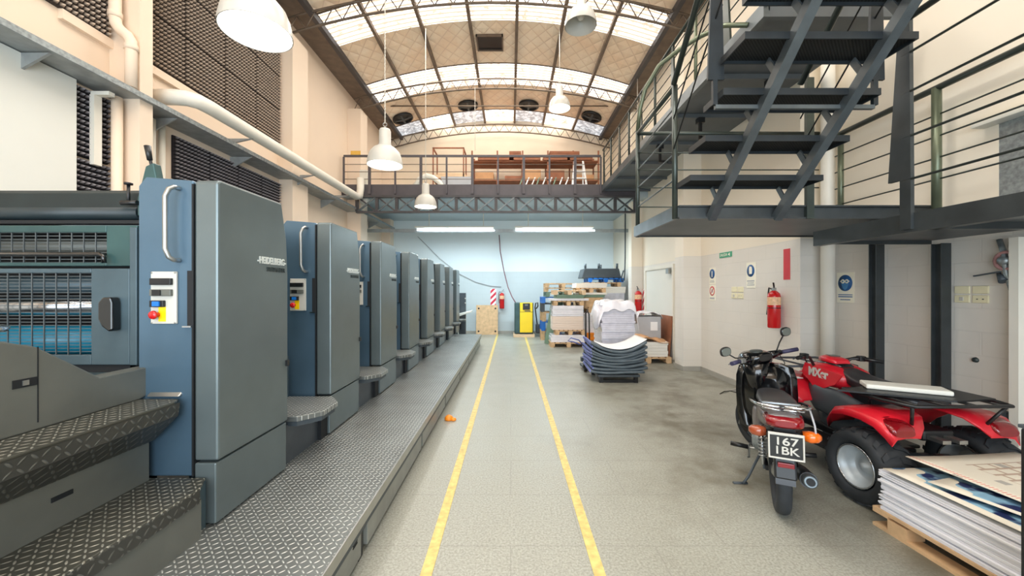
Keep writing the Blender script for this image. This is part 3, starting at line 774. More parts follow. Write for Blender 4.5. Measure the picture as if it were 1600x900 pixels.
# ------------------------------------------------------------------ roof fans and hatch
t = thing('roof_hatch', 'square dark vent opening between purlins in the quilted roof', 'roof vent', (-.52, 9.62, zroof(-.52) - .03))
part('frame', B().box(-.33, .33, -.3, -.27, -.03, .03).box(-.33, .33, .27, .3, -.03, .03).box(-.33, -.3, -.3, .3, -.03, .03).box(.3, .33, -.3, .3, -.03, .03), M['beam'], t)
part('louvre', B().box(-.31, .31, -.28, .28, 0, .02), M['black'], t)
for i, (x, lab) in enumerate(((-3.58, 'leftmost'), (-1.42, 'second from the left'), (.60, 'third from the left'), (2.68, 'rightmost'))):
    z = zroof(x); sl = -2 * .62 * (x - RXC) / RH ** 2
    t = thing('roof_extractor', 'round dark roof extractor vent, %s of the four' % lab, 'roof vent', (x, 12.75, z - .05), group='round roof extractors', rot=(0, -math.atan(sl), 0))
    part('rim', B().lathe([(.33, .03), (.34, -.03), (.30, -.05), (.29, 0)], n=32), M['black'], t)
    part('cowl', B().lathe([(.001, -.02), (.12, -.03), (.24, .01), (.30, .0)], n=32), M['black'], t)
    part('blades', B().box(-.28, .28, -.03, .03, -.045, -.035).box(-.03, .03, -.28, .28, -.045, -.035), M['dgrey'], t)

# ------------------------------------------------------------------ printing press
PITCH, Y1 = 1.32, 2.10
def printing_unit():
    t = thing('printing_unit', '', 'printing press', (-1.6, Y1, 0), group='printing units of the offset press')
    sc = part('side_cover', B().prism([(.0, .665), (.0, 2.19), (.02, 2.205), (.585, 2.205), (.645, 1.95), (.66, 1.7), (.66, .665)], -.13, 0), M['side_lit_paint'], t, bevel=.012)
    part('lower_cover', B().prism([(.0, .32), (.0, .652), (.66, .652), (.66, .32)], -.13, -.012), M['side_lit_paint'], t, bevel=.008)
    part('front_panel', B().prism([(-.44, .58), (-.44, 2.17), (-.40, 2.22), (-.145, 2.20), (-.138, 2.19), (-.138, .58)], .004, .30, 'y'), M['front_lit_paint'], t, bevel=.018, seg=3)
    part('rear_body', B().box(-.42, -.14, .30, .66, .3, 2.16), M['dark_paint'], t, bevel=.015)
    h = part('grab_handle', B().tube([(-.215, .012, 2.155), (-.215, -.03, 2.155), (-.225, -.05, 2.14), (-.24, -.055, 2.10), (-.24, -.055, 1.82), (-.225, -.05, 1.775), (-.215, -.03, 1.762), (-.215, .012, 1.762)], .0125, 12), M['alu'], t)
    part('slot', B().box(-.168, -.142, -.002, .004, 1.405, 1.705), M['void'], t)
    part('slot_ledge', B().box(-.185, -.138, -.016, .006, 1.396, 1.404), M['chrome'], t)
    cp = part('control_panel', B().box(-.362, -.222, -.008, .004, 1.415, 1.70), M['white'], t, bevel=.003)
    for i, (z, w, m_) in enumerate(((1.645, .115, 'black'), (1.585, .115, 'panel_grey'), (1.525, .075, 'black'))):
        part('switch_block', B().box(-.354, -.354 + w, -.026, -.008, z - .018, z + .018), M[m_], cp, bevel=.003)
    part('black_key', B().box(-.335, -.29, -.032, -.008, 1.57, 1.60), M['black'], cp)
    part('blue_button', B().box(-.332, -.295, -.034, -.008, 1.512, 1.538), M['blue'], cp)
    part('yellow_plate', B().box(-.318, -.278, -.010, -.008, 1.428, 1.508), M['yellow'], cp)
    part('stop_button', B().lathe([(.001, -.045), (.02, -.045), (.024, -.036), (.014, -.028), (.014, -.008)], (-.322, 0, 1.465), 18, 'y'), M['red'], cp)
    for x in (-.356, -.228):
        for z in (1.421, 1.694): part('screw', B().lathe([(.001, -.012), (.005, -.011), (.005, -.008)], (x, 0, z), 8, 'y'), M['alu'], cp)
    part('latch', B().box(-.001, .016, .625, .65, 1.06, 1.10), M['black'], t)
    part('front_seam_fin', B().box(-.142, -.132, -.004, .3, .58, 2.18), M['void'], t)
    lg_ = text('maker_lettering', '-HEIDELBERG-', .062, M['silver_letter'], t, (.003, .475, 1.79), 'px', .003, .30, bold=.0015)
    text('model_lettering', 'SPEEDMASTER', .044, M['grey_letter'], t, (.003, .515, 1.735), 'px', .002, .20)
    # saddle and guard between this unit and the next one
    prof = [(.66, .3), (1.30, .3), (1.30, 1.02), (1.22, 1.02), (1.10, 1.06), (.98, 1.16), (.90, 1.28), (.80, 1.32), (.66, 1.32)]
    part('side_frame', B().prism(prof, -.50, -.36), M['dark_paint'], t, bevel=.01)
    part('inner_guard', B().prism([(.68, 1.3), (1.28, 1.0), (1.28, 2.02), (.74, 2.06)], -1.6, -.46), M['green_dark'], t, bevel=.01)
    part('ink_roller', B().cyl((-1.6, .95, 2.10), (-.45, .95, 2.10), .07), M['dark_paint'], t)
    part('kick_panel', B().box(-.36, -.06, .665, 1.315, .31, .60), M['kick_dark'], t)
    s_ = part('foot_step', B().prism([(-.36, .74), (.02, .74), (.15, .88), (.15, 1.12), (.03, 1.29), (-.36, 1.29)], .622, .662, 'z'), M['diamond'], t, bevel=.006)
    part('step_edge', B().prism([(-.34, .76), (.01, .76), (.13, .89), (.13, 1.11), (.02, 1.27), (-.34, 1.27)], .585, .622, 'z'), M['dgrey'], s_)
    part('step_gap', B().box(-.06, -.03, 1.20, 1.31, .31, .6), M['void'], t)
    return t
U = printing_unit()
U['label'] = 'nearest blue-grey printing unit with maker lettering and red stop button'
for k in range(1, 8):
    lab = '%s blue-grey printing unit along the press' % ORD[k] if k < 7 else 'farthest blue-grey printing unit of the press, beside the delivery console'
    dup(U, (-1.6, Y1 + PITCH * k, 0), label=lab)
# far delivery console
t = thing('delivery_console', 'dark narrow delivery console with white tilted tray at the press end', 'console', (-1.62, 12.8, 0))
part('column', B().box(-.1, .12, -.08, .12, 0, 1.5), M['dgrey'], t, bevel=.01)
part('tray', B().prism([(-.12, .72), (.32, .86), (.34, .92), (-.12, .82)], -.25, .2, 'y'), M['panel_white'], t, bevel=.01)
part('buttons', B().box(.1, .13, -.1, -.05, 1.3, 1.34).box(.1, .13, -.1, -.05, 1.15, 1.19), M['white'], t)

# near end of the press: roller guards facing the camera
gd = thing('press_infeed', 'dark green press guard with wire grilles and ink rollers at the left edge', 'printing press', (-2.05, 2.2, 0))
part('housing', B().box(-1.7, -.02, .35, .55, .9, 2.16).box(-1.7, -.02, .0, .55, .9, 1.17).box(-1.7, -.02, .0, .55, 1.98, 2.0).box(-1.4, -.05, -1.9, .08, 0, 1.0), M['void'], gd)
part('ink_duct', B().prism([(.0, 2.06), (.02, 2.16), (.12, 2.20), (.34, 2.20), (.36, 2.02), (.02, 2.02)], -1.7, -.06), M['matt_black'], gd, bevel=.01)
part('duct_roller', B().cyl((-1.7, .03, 2.045), (-.09, .03, 2.045), .04, 20), M['roller_dark'], gd)
part('shadow_roller', B().cyl((-1.7, .08, 1.98), (-.09, .08, 1.98), .035, 20), M['gloss_black'], gd)
def grille_frame(nm, x0, x1, z0, z1, gx1, gz0, gz1, m_, y=-.03):
    """solid guard plate with a window, closed with a wire grille"""
    b = B(); b.box(gx1, x1, y, y + .03, z0, z1).box(x0, gx1, y, y + .03, z0, gz0).box(x0, gx1, y, y + .03, gz1, z1)
    f = part(nm, b, m_, gd, bevel=.004)
    g_ = B(); n_ = max(2, round((gz1 - gz0) / .0185))
    for i in range(n_ + 1):
        z = gz0 + (gz1 - gz0) * i / n_; g_.box(x0, gx1, y + .008, y + .013, z - .0018, z + .0018)
    x = gx1 - .066
    while x > x0: g_.box(x - .0025, x + .0025, y + .004, y + .009, gz0, gz1); x -= .068
    part('wire_grille', g_, M['steel_mid'], f)
    return f
f1 = grille_frame('upper_guard', -1.7, -.06, 1.735, 1.965, -.235, 1.755, 1.925, M['green_dark'])
f2 = grille_frame('lower_guard', -1.7, -.085, 1.18, 1.72, -.30, 1.235, 1.695, M['dark_paint'], -.05)
part('guard_bar', B().tube([(-1.7, -.06, 1.80), (-.24, -.06, 1.80), (-.22, -.06, 1.79), (-.215, -.06, 1.75)], .011, 8), M['gloss_black'], gd)
part('guard_handle', B().prism([(-.19, 1.40), (-.21, 1.44), (-.21, 1.53), (-.185, 1.56), (-.14, 1.56), (-.13, 1.53), (-.13, 1.38), (-.15, 1.37)], -.10, -.05, 'y'), M['gloss_black'], gd, bevel=.008)
part('hinge_strip', B().box(-.075, -.035, -.06, 0, 1.18, 1.95), M['dark_paint'], gd, bevel=.004)
part('hinge_gap', B().box(-.10, -.08, -.045, -.02, 1.2, 1.72), M['void'], gd)
part('chrome_roller', B().cyl((-1.7, .12, 1.50), (-.26, .12, 1.50), .055, 22), M['chrome'], gd)
part('blue_roller', B().cyl((-1.7, .10, 1.30), (-.26, .10, 1.30), .085, 22), mat('blue_ink_roller', (30, 130, 160), .3, 0, .1, 5), gd)
part('upper_roller', B().cyl((-1.7, .12, 1.86), (-.20, .12, 1.86), .045, 22), M['panel_grey'], gd)
part('dark_roller', B().cyl((-1.7, .16, 1.63), (-.26, .16, 1.63), .05, 22), M['dark_paint'], gd)
part('corner_bracket', B().prism([(-.06, 2.02), (-.06, 2.12), (-.015, 2.30), (.03, 2.32), (.05, 2.22), (.05, 2.02)], -.03, .02, 'y'), M['green_dark'], gd, bevel=.006)
part('adjusting_screw', B().cyl((-.11, -.03, 2.08), (-.11, -.03, 2.20), .008, 8).cyl((-.11, -.03, 2.195), (-.11, -.03, 2.205), .02, 10).cyl((-.14, -.04, 2.09), (-.05, -.04, 2.09), .014, 8), M['black'], gd)
lv = part('lever', B().tube([(.0, .0, 2.28), (-.01, -.01, 2.36)], .008, 8), M['black'], gd)
part('lever_grip', B().tube([(-.008, -.01, 2.34), (-.02, -.012, 2.42)], [.013, .017], 10), M['black'], lv)
part('base_tray', B().box(-1.7, .0, -.12, .35, 1.10, 1.135), M['dark_paint'], gd)
part('guard_foot', B().box(-1.7, -.1, -.03, .2, 1.135, 1.18), M['void'], gd)

# smooth side panel with stepped top, and large tread steps at near end
sp = thing('infeed_side_panel', 'grey sloping feeder side panel above the large tread steps', 'machine panel', (-2.0, 0, 0))
top = [(.3, 1.42), (1.50, 1.40), (1.62, 1.36), (1.87, 1.175), (2.17, 1.175)]
cv = [(2.17, 1.10), (2.15, 1.05), (2.11, 1.02), (2.07, 1.01)]
part('side_plate', B().prism([(.3, 1.01)] + top + cv, -.08, 0), M['panel_grey'], sp, bevel=.006)
part('latch_recess', B().box(-.002, .003, 1.54, 1.62, 1.20, 1.235), M['void'], sp)
part('latch_clip', B().box(.002, .007, 1.57, 1.59, 1.208, 1.228), M['alu'], sp)
part('plate_seam', B().box(-.001, .0015, 1.622, 1.626, 1.04, 1.36), M['void'], sp)
kb = part('round_knob', B().lathe([(.001, .06), (.06, .06), (.075, .05), (.07, .035), (.03, .03), (.03, 0)], (-.075, 1.50, 1.40), 24), M['chrome'], sp)
sdl = part('chrome_scoop', B().prism([(2.15, 1.015), (2.16, 1.10), (2.13, 1.06), (2.08, 1.02)], .02, .20), M['alu'], sp, bevel=.008)
us = thing('upper_tread_step', 'upper large diamond plate step at the near end of the press', 'step', (0, 0, 0), group='large tread steps')
part('tread', B().prism([(-2.03, .3), (-1.77, .3), (-1.77, 2.02), (-1.80, 2.08), (-2.03, 2.08)], .995, 1.01, 'z'), M['diamond_dark'], us, bevel=.004)
part('nosing', B().prism([(-1.775, .992), (-1.765, 1.0), (-1.775, .93), (-1.90, .80), (-1.94, .80), (-1.94, .992)], .3, 2.05, 'y'), M['diamond_edge'], us)
part('riser', B().box(-2.02, -1.94, .3, 2.06, .58, .99), M['panel_grey'], us)
part('riser_latch', B().box(-1.941, -1.936, 1.62, 1.70, .70, .72), M['void'], us)
ls = thing('lower_tread_step', 'lower large diamond plate step beside the nearest printing unit', 'step', (0, 0, 0), group='large tread steps')
part('tread', B().prism([(-2.0, .3), (-1.60, .3), (-1.60, 1.98), (-1.66, 2.085), (-2.0, 2.085)], .565, .58, 'z'), M['diamond_dark'], ls, bevel=.004)
part('nosing', B().box(-1.615, -1.598, .3, 1.98, .50, .575), M['diamond_edge'], ls, bevel=.006)
part('riser', B().box(-1.70, -1.612, .3, 2.0, .31, .51), M['panel_grey'], ls)
part('end_plate', B().box(-2.0, -1.66, 2.0, 2.09, .31, .565), M['dark_paint'], ls)

# walkway platform along the press
WX, WY1 = -.855, 11.2
wk = thing('walkway_platform', 'long low diamond plate walkway running beside the press', 'walkway', (0, 0, 0))
part('tread_plate', B().box(-1.72, WX, .3, WY1, .295, .31), M['diamond'], wk)
part('edge_trim', B().box(WX - .004, WX + .008, .3, WY1, .245, .312), M['alu'], wk, bevel=.003)
part('upper_rail', B().box(WX - .03, WX - .012, .3, WY1, .19, .25), M['dgrey'], wk)
segs = [(.32, 1.12), (1.16, 2.26), (2.36, 3.78), (3.84, 5.15), (5.21, 6.6), (6.66, 8.0), (8.06, 9.4), (9.46, 11.1)]
for i, (a, c) in enumerate(segs):
    p_ = part('side_panel', B().box(WX - .055, WX - .025, a, c, .035, .235), M['kick'], wk, bevel=.004)
    if i in (1,):
        part('vent_slots', B().box(WX - .026, WX - .022, c - .12, c - .06, .15, .158).box(WX - .026, WX - .022, c - .12, c - .06, .165, .173).box(WX - .026, WX - .022, c - .12, c - .06, .18, .188), M['void'], p_)
    part('foot', B().box(WX - .10, WX - .04, c + .0, c + .06, 0, .295), M['black'], wk)
part('base', B().box(-1.72, -1.1, .3, WY1 - .1, 0, .29), M['void'], wk)
# plinth under the press
tag(part('machine_plinth', B().box(-3.4, -1.74, 2.32, 12.6, 0, .295), M['dark_paint']), 'dark painted press bed under the row of printing units', 'printing press')
tag(part('orange_rag', B().lathe([(.05, 0), (.055, .02), (.04, .045), (.015, .06), (.001, .06)], n=12).lathe([(.03, 0), (.035, .015), (.02, .03), (.001, .034)], (.06, -.02, 0), 10), M['orange'], loc=(-.76, 4.72, .004)), 'small orange plug lying at the foot of the walkway', 'plug')

# ------------------------------------------------------------------ far end objects
t = thing('air_compressor', 'yellow and dark green air compressor cabinet on wooden base', 'compressor', (.45, 13.0, 0))
part('side_cabinet', B().box(-.32, .32, 0, .6, .12, 1.16), M['green_dark'], t, bevel=.02)
fp = part('front_panel', B().box(-.14, .29, -.03, 0, .16, 1.17), M['yellow'], t, bevel=.015)
part('display', B().box(-.04, .20, -.05, -.03, .93, 1.15), M['black'], fp, bevel=.01)
part('display_screen', B().box(.03, .13, -.054, -.05, 1.06, 1.12), M['panel_grey'], fp)
part('panel_seam', B().box(-.14, .29, -.033, -.03, .85, .86), M['black'], fp)
part('badge', B().box(.02, .22, -.034, -.03, .875, .905), M['grey_letter'], fp)
part('wooden_base', B().box(-.36, .36, -.06, .6, 0, .10), M['wood_pale'], t, bevel=.008)
t = thing('hand_pallet_truck', 'dark hand pallet truck parked beside the yellow compressor', 'pallet truck', (.98, 13.2, 0))
part('handle', B().tube([(-.05, 0, .25), (-.14, .05, 1.0), (-.12, .05, 1.14), (-.05, .05, 1.16), (-.04, .05, 1.04), (-.1, .05, .95)], .022, 8), M['black'], t)
part('pump_body', B().box(-.12, .12, -.1, .15, .12, .42), M['dgrey'], t, bevel=.03)
part('wheel', B().lathe([(.001, -.06), (.11, -.06), (.12, -.04), (.12, .04), (.11, .06), (.001, .06)], (.08, -.12, .12), 20, 'x'), M['black'], t)
t = thing('plywood_panel', 'square plywood board with dark corner holes leaning on far wall', 'board', (-.85, 13.72, 0), rot=(-.12, 0, 0))
part('board', B().box(-.39, .39, 0, .03, 0, 1.06), M['wood'], t, bevel=.004)
for x in (-.30, .30):
    for z in (.12, .94): part('corner_hole', B().lathe([(.001, -.006), (.03, -.006), (.034, 0)], (x, 0, z), 12, 'y'), M['black'], t)
tag(part('hazard_sign', B().box(-.10, .10, -.012, 0, 0, .64), M['stripes'], loc=(-.64, YF, 1.0)), 'red and white striped extinguisher board on the far wall', 'sign')
tag(part('hazard_sign', B().box(-.012, 0, -.10, .10, 0, .9), M['stripes'], loc=(XR, 10.86, .72)), 'red and white striped board on the right wall by the door', 'sign')

def extinguisher(label, loc, face, s=1.0, board=False, group=None):
    t = thing('fire_extinguisher', label, 'fire extinguisher', loc, rz={'ny': 0, 'nx': PI / 2}[face] * (-1), group=group)
    k = s
    part('cylinder', B().lathe([(.001, .0), (.07 * k, 0), (.08 * k, .015), (.08 * k, .44 * k), (.07 * k, .48 * k), (.04 * k, .51 * k), (.025 * k, .52 * k), (.001, .53 * k)], (0, -.09 * k, 0), 26), M['red'], t)
    part('label_band', B().lathe([(.0808 * k, .32 * k), (.0808 * k, .43 * k)], (0, -.09 * k, 0), 26), mat('extinguisher_label', (236, 190, 150), .5, 0, .2, 30), t)
    part('black_band', B().lathe([(.081 * k, .275 * k), (.081 * k, .285 * k)], (0, -.09 * k, 0), 26), M['black'], t)
    v = part('valve', B().box(-.02 * k, .02 * k, -.11 * k, -.07 * k, .52 * k, .56 * k), M['alu'], t)
    part('lever', B().bar((0, -.09 * k, .57 * k), (.06 * k, -.14 * k, .63 * k), .02, .006).bar((0, -.09 * k, .555 * k), (.07 * k, -.14 * k, .57 * k), .02, .006), M['black'], v)
    part('hose', B().tube([(-.02 * k, -.1 * k, .54 * k), (-.09 * k, -.1 * k, .56 * k), (-.105 * k, -.1 * k, .48 * k), (-.1 * k, -.11 * k, .3 * k), (-.09 * k, -.13 * k, .18 * k)], .010 * k, 8), M['black'], t)
    return t
extinguisher('red fire extinguisher on the right wall above the motorcycle', (XR - .005, 5.36, 1.07), 'nx', 1.0)
extinguisher('small red fire extinguisher on the far wall by striped board', (-.32, YF - .005, .92), 'ny', 1.1)
extinguisher('red fire extinguisher behind the wrapped box near the door', (XR - .02, 11.25 - .28, .95), 'nx', 1.2)
tag(part('extinguisher_marker', B().box(-.006, 0, -.06, .06, 0, .42), M['sign_red'], loc=(XR, 5.24, 1.74)), 'narrow red vertical marker plate above the right wall extinguisher', 'sign')

# wall signs and switches on the right wall
def sign_plate(label, y, z, w, h, x=XR, name='safety_sign'):
    t = thing(name, label, 'sign', (x, y, z)); part('plate', B().box(-.008, 0, -w / 2, w / 2, -h / 2, h / 2), M['sign_white'], t); return t
def dsk(x, r, zc, n=24, y=0): return B().lathe([(.001, x), (r, x), (r, x + .002)], (0, y, zc), n, 'x')
def ring_x(r0, r1, x, zc, y=0): return B().lathe([(r0, x), (r1, x), (r1, x + .003), (r0, x + .003)], (0, y, zc), 24, 'x')
s1 = sign_plate('small white sign with blue disc above red ring sign', 7.17, 1.86, .20, .30)
part('blue_disc', dsk(-.011, .09, .04), M['sign_blue'], s1); part('figure', B().box(-.0125, -.011, -.012, .012, -.02, .09), M['sign_white'], s1)
part('caption', B().box(-.010, -.008, -.08, .08, -.12, -.105).box(-.010, -.008, -.07, .07, -.09, -.08), M['grey_box'], s1)
s2 = sign_plate('small white sign with red prohibition ring below blue disc sign', 7.17, 1.55, .20, .29)
part('red_ring', ring_x(.068, .088, -.011, .03), M['sign_red'], s2); part('red_slash', B().bar((-.011, -.055, .085), (-.011, .055, -.025), .014, .002, (1, 0, 0)), M['sign_red'], s2)
part('figure', B().box(-.010, -.008, -.03, .03, 0, .06), M['grey_box'], s2); part('caption', B().box(-.010, -.008, -.08, .08, -.12, -.09), M['grey_box'], s2)
s3 = sign_plate('white sign with blue protective glove disc left of extinguisher', 6.02, 1.83, .22, .40)
part('blue_disc', dsk(-.011, .095, .07), M['sign_blue'], s3)
part('glove_symbol', B().prism([(-.035, .02), (-.04, .09), (-.03, .13), (.02, .14), (.035, .10), (.03, .02)], -.014, -.011), M['sign_white'], s3)
part('caption', B().box(-.010, -.008, -.09, .09, -.10, -.08).box(-.010, -.008, -.08, .08, -.13, -.115).box(-.010, -.008, -.09, .09, -.16, -.145), M['grey_box'], s3)
s4 = sign_plate('cream sign with blue safety goggles head between pipe and column', 4.72, 1.63, .24, .37, XR2)
part('blue_disc', dsk(-.011, .10, .055), M['sign_blue'], s4)
part('face_symbol', B().prism([(-.045, .09), (-.05, .04), (-.03, -.01), (0, -.03), (.03, -.01), (.05, .04), (.045, .09)], -.013, -.011), mat('sign_pale_blue', (70, 130, 180), .5), s4)
part('goggles_symbol', B().lathe([(.012, -.016), (.026, -.016), (.026, -.013), (.012, -.013)], (0, -.028, .075), 18, 'x').lathe([(.012, -.016), (.026, -.016), (.026, -.013), (.012, -.013)], (0, .028, .075), 18, 'x').box(-.016, -.013, -.065, -.05, .07, .082).box(-.016, -.013, .05, .065, .07, .082), M['sign_white'], s4)
part('caption', B().box(-.010, -.008, -.10, .10, -.095, -.085).box(-.010, -.008, -.10, .10, -.12, -.108).box(-.010, -.008, -.07, .07, -.155, -.145), M['sign_blue'], s4)
ex = thing('exit_sign', 'small green SALIDA exit sign high on the right wall', 'sign', (XR, 6.73, 2.215))
part('plate', B().box(-.01, 0, -.19, .19, -.045, .045), M['sign_green'], ex)
text('lettering', 'SALIDA', .07, M['sign_white'], ex, (-.012, .05, 0), 'nx', .001)
part('arrow', B().prism([(-.08, 0), (-.14, .03), (-.14, -.03)], -.012, -.010), M['sign_white'], ex)
def switches(label, x, y, z, s, group, detail=False):
    for i, (dy, dz) in enumerate(((s * .55, s * .33), (-s * .55, s * .33), (s * .55, -s * .33), (-s * .55, -s * .33))):
        w = thing('wall_socket' if i > 1 else 'wall_plate', '%s, %s' % (label, ('upper left', 'upper right', 'lower left', 'lower right')[i]), 'wall plate', (x, y + dy, z + dz), group=group)
        part('plate', B().box(-.012, 0, -s * .46, s * .46, -s * .27, s * .27), M['cream_plastic'], w, bevel=.004)
        if i == 2: part('rocker', B().box(-.018, -.010, -s * .12, s * .12, -s * .14, s * .14), M['white'], w, bevel=.002)
        if i == 3: part('socket_holes', B().box(-.0135, -.011, -s * .22, -s * .12, -.004, .004).box(-.0135, -.011, s * .12, s * .22, -.004, .004), M['grey_letter'], w)
switches('cream wall plate in the block of four below the glove sign', XR, 6.38, 1.555, .16, 'wall plates beside the motorcycle')
switches('cream wall plate in the block of four behind the quad bike', XR2, 3.43, 1.56, .125, 'wall plates behind the quad bike')
switches('cream wall plate in the block of four beside the far door', XR, 9.6 - 1.3, 1.62, .14, 'wall plates by the door')
# hose reel and tap thing near the right edge, white door post, dark cabinet
t = thing('hose_valve', 'grey and pink wall valve with coiled hose below the platform', 'valve', (XR2 - .01, 3.14, 1.72))
part('coil', B().tube([(-.06, .07 * math.cos(a), .12 + .07 * math.sin(a)) for a in [2 * PI * q / 20 for q in range(20)]], .014, 8, closed=True), mat('pink_hose', (176, 130, 128), .5), t)
part('valve_body', B().lathe([(.001, -.1), (.03, -.1), (.035, -.05), (.03, 0)], (0, 0, .12), 16, 'x'), M['galv'], t)
part('pipe', B().tube([(-.04, .06, .3), (-.05, .02, .18), (-.06, .0, .02), (-.05, -.03, -.12), (-.04, -.08, -.32)], .018, 8), M['galv'], t)
part('tap_lever', B().bar((-.08, .2, .0), (-.08, .02, .03), .02, .012), M['dgrey'], t)
part('nozzle', B().tube([(-.06, .05, .02), (-.08, .0, -.05)], [.012, .03], 10), M['dgrey'], t)
tag(part('door_post', B().box(4.02, 4.11, 3.04, 3.10, 0, 2.02), M['white_paint']), 'white upright door post at the right edge of the wall', 'post')
tag(part('dark_upright', B().box(4.04, 4.10, 3.13, 3.18, 0, .60), M['dgrey']), 'short dark upright behind the quad bike, left of white post', 'post')
t = thing('black_cabinet', 'black cabinet corner cut off by the right edge of view', 'cabinet', (2.108, 1.22, 0))
part('body', B().box(0, .34, 0, .37, .02, 1.03), M['black'], t, bevel=.008)
part('top', B().box(-.004, .345, -.004, .375, 1.03, 1.045), M['dgrey'], t, bevel=.003)
tag(part('wall_stud', B().lathe([(.001, -.02), (.02, -.018), (.024, 0)], (0, 0, 0), 12, 'x'), M['grey_letter'], loc=(XR2, 3.4, .98)), 'small dark plug on the wall behind the quad bike', 'wall plug')
# cables on the far wall
tag(part('air_hose', B().tube([(-.42, 13.95, 3.6), (-.38, 13.9, 3.0), (-.25, 13.85, 2.3), (-.1, 13.7, 1.7), (.05, 13.5, 1.35), (.16, 13.3, 1.17)], .018, 8), mat('dark_red_hose', (120, 80, 90), .5)), 'dark red air hose hanging from ceiling to the yellow compressor', 'hose')
tag(part('wall_cable', B().tube([(-3.4, 14.06, 3.55), (-2.6, 14.06, 2.75), (-1.9, 14.06, 2.2), (-1.3, 14.06, 1.9), (-.75, 14.06, 1.75), (-.35, 14.06, 1.72)], .012, 6), M['grey_box']), 'thin grey cable sagging across the far wall', 'cable')
tag(part('hanging_cable', B().tube([(3.55, 11.9, 4.14), (3.54, 11.88, 2.6), (3.52, 11.85, 2.1), (3.50, 11.85, 1.9), (3.44, 11.85, 1.85), (3.42, 11.85, 2.0), (3.48, 11.85, 2.2)], .02, 8), M['dgrey']), 'dark cable hanging down in the far right corner', 'cable')

# ------------------------------------------------------------------ pallets and paper
def pallet(label, x, y, z, w=1.0, d=.8, m='wood', rz=0, group='wooden pallets in the far stacks', h=.135):
    t = thing('pallet', label, 'pallet', (x, y, z), rz, group)
    b = B(); n = 7
    for i in range(n):
        x0 = -w / 2 + (w - w / n * .75) * i / (n - 1); b.box(x0, x0 + w / n * .75, -d / 2, d / 2, h - .02, h)
    part('deck', b, M[m], t)
    if group == 'near pallet':
        for xx in (-w / 2, -.06, w / 2 - .12):
            for yy in (-d / 2 + .1, -.06, d / 2 - .22): part('block', B().box(xx, xx + .12, yy, yy + .12, .02, h - .036), M[m], t)
    b = B()
    for xx in (-w / 2, -.06, w / 2 - .12):
        for yy in (-d / 2, -.06, d / 2 - .12):
            if group != 'near pallet': b.box(xx, xx + .12, yy, yy + .12, .02, h - .035)
    for yy in (-d / 2, -.05, d / 2 - .1): b.box(-w / 2, w / 2, yy, yy + .1, h - .036, h - .02)
    part('blocks' if group != 'near pallet' else 'stringers', b, M[m], t)
    b = B()
    for xx in (-w / 2, -.05, w / 2 - .1): b.box(xx, xx + .1, -d / 2, d / 2, 0, .02)
    part('bottom_boards', b, M[m], t)
    return t
def rnd_(a, c): return random.Random(int(a * 37 + c * 71)).random()
def reams(name, label, x, y, z0, z1, w, d, m, cat='paper stack', rz=0, group=None, wavy=.0, cap=None):
    b = B(); n = max(2, int((z1 - z0) / (.03 + .035 * rnd_(x, z0)))); rnd = random.Random(int(x * 91 + z0 * 57 + y * 13))
    for i in range(n):
        a = rnd.uniform(-.012, .012); c = rnd.uniform(-.01, .01)
        b.box(-w / 2 + a, w / 2 + a, -d / 2 + c, d / 2 + c, (z1 - z0) * i / n, (z1 - z0) * (i + 1) / n - .0008)
    o = part(name, b, M[m], loc=(x, y, z0), bevel=.004, rot=(0, 0, rz))
    return tag(o, label, cat, group)
# stack A: front left, pallet + wrapped bundles
ax, ay = 1.62, 11.1
pallet('wooden pallet on the floor under the wrapped beige bundles', ax, ay, 0, 1.02, .8)
reams('wrapped_bundle', 'white film wrapped flat bundle lying on the floor pallet', ax, ay, .137, .34, .98, .76, 'film', 'bundle')
pallet('wooden pallet sandwiched in the white film bundle', ax + .05, ay, .342, .85, .74)
reams('wrapped_bundle', 'beige wrapped bundle above the white film pallet', ax - .02, ay, .479, .86, .86, .72, 'ream_pink', 'bundle')
reams('wrapped_bundle', 'creamy plastic wrapped bundle in the middle of the left stack', ax - .02, ay, .862, 1.16, .86, .74, 'film', 'bundle')
pallet('wooden pallet wrapped above the creamy bundle', ax, ay, 1.162, .85, .74)
reams('wrapped_bundle', 'thin white sheet layer near the top of left stack', ax, ay, 1.299, 1.36, 1.1, .8, 'film', 'bundle')
reams('green_board_stack', 'green grey boards lying above the white layer of left stack', ax + .05, ay, 1.362, 1.46, .78, .7, 'green_board', 'board stack')
pallet('white wrapped wooden pallet topping the front left stack', ax + .03, ay, 1.462, .9, .74, 'wood_pale')
# stack B: behind left, rough pallets with blue plastic ones at its side
bx, by = 1.55, 12.6
zz = 0
rows_ = [('wood', 'lowest rough pallet of the tall rear stack'), ('blue', 'blue plastic pallet low in the rear stack'), ('wood', 'rough wooden pallet above the lower blue one'),
         ('dgrey', 'dark pallet in the middle of the rear stack'), ('blue', 'blue plastic pallet high in the rear stack'), ('green_board', 'greenish pallet near the top of rear stack'),
         ('wood', 'rough wooden pallet second from the top of the rear stack'), ('wood', 'topmost tilted wooden pallet of the rear stack')]
for i, (m_, lab) in enumerate(rows_):
    hh = (.3, .3, .3, .28, .2, .16, .14, .14)[i]
    z = sum((.3, .3, .3, .28, .2, .16, .14, .14)[:i])
    p_ = pallet(lab, bx + .01 * (i % 3) + .12 * (i > 4), by, z, 1.15, .8, m_, rz=.03 * ((i % 3) - 1), h=hh - .004)
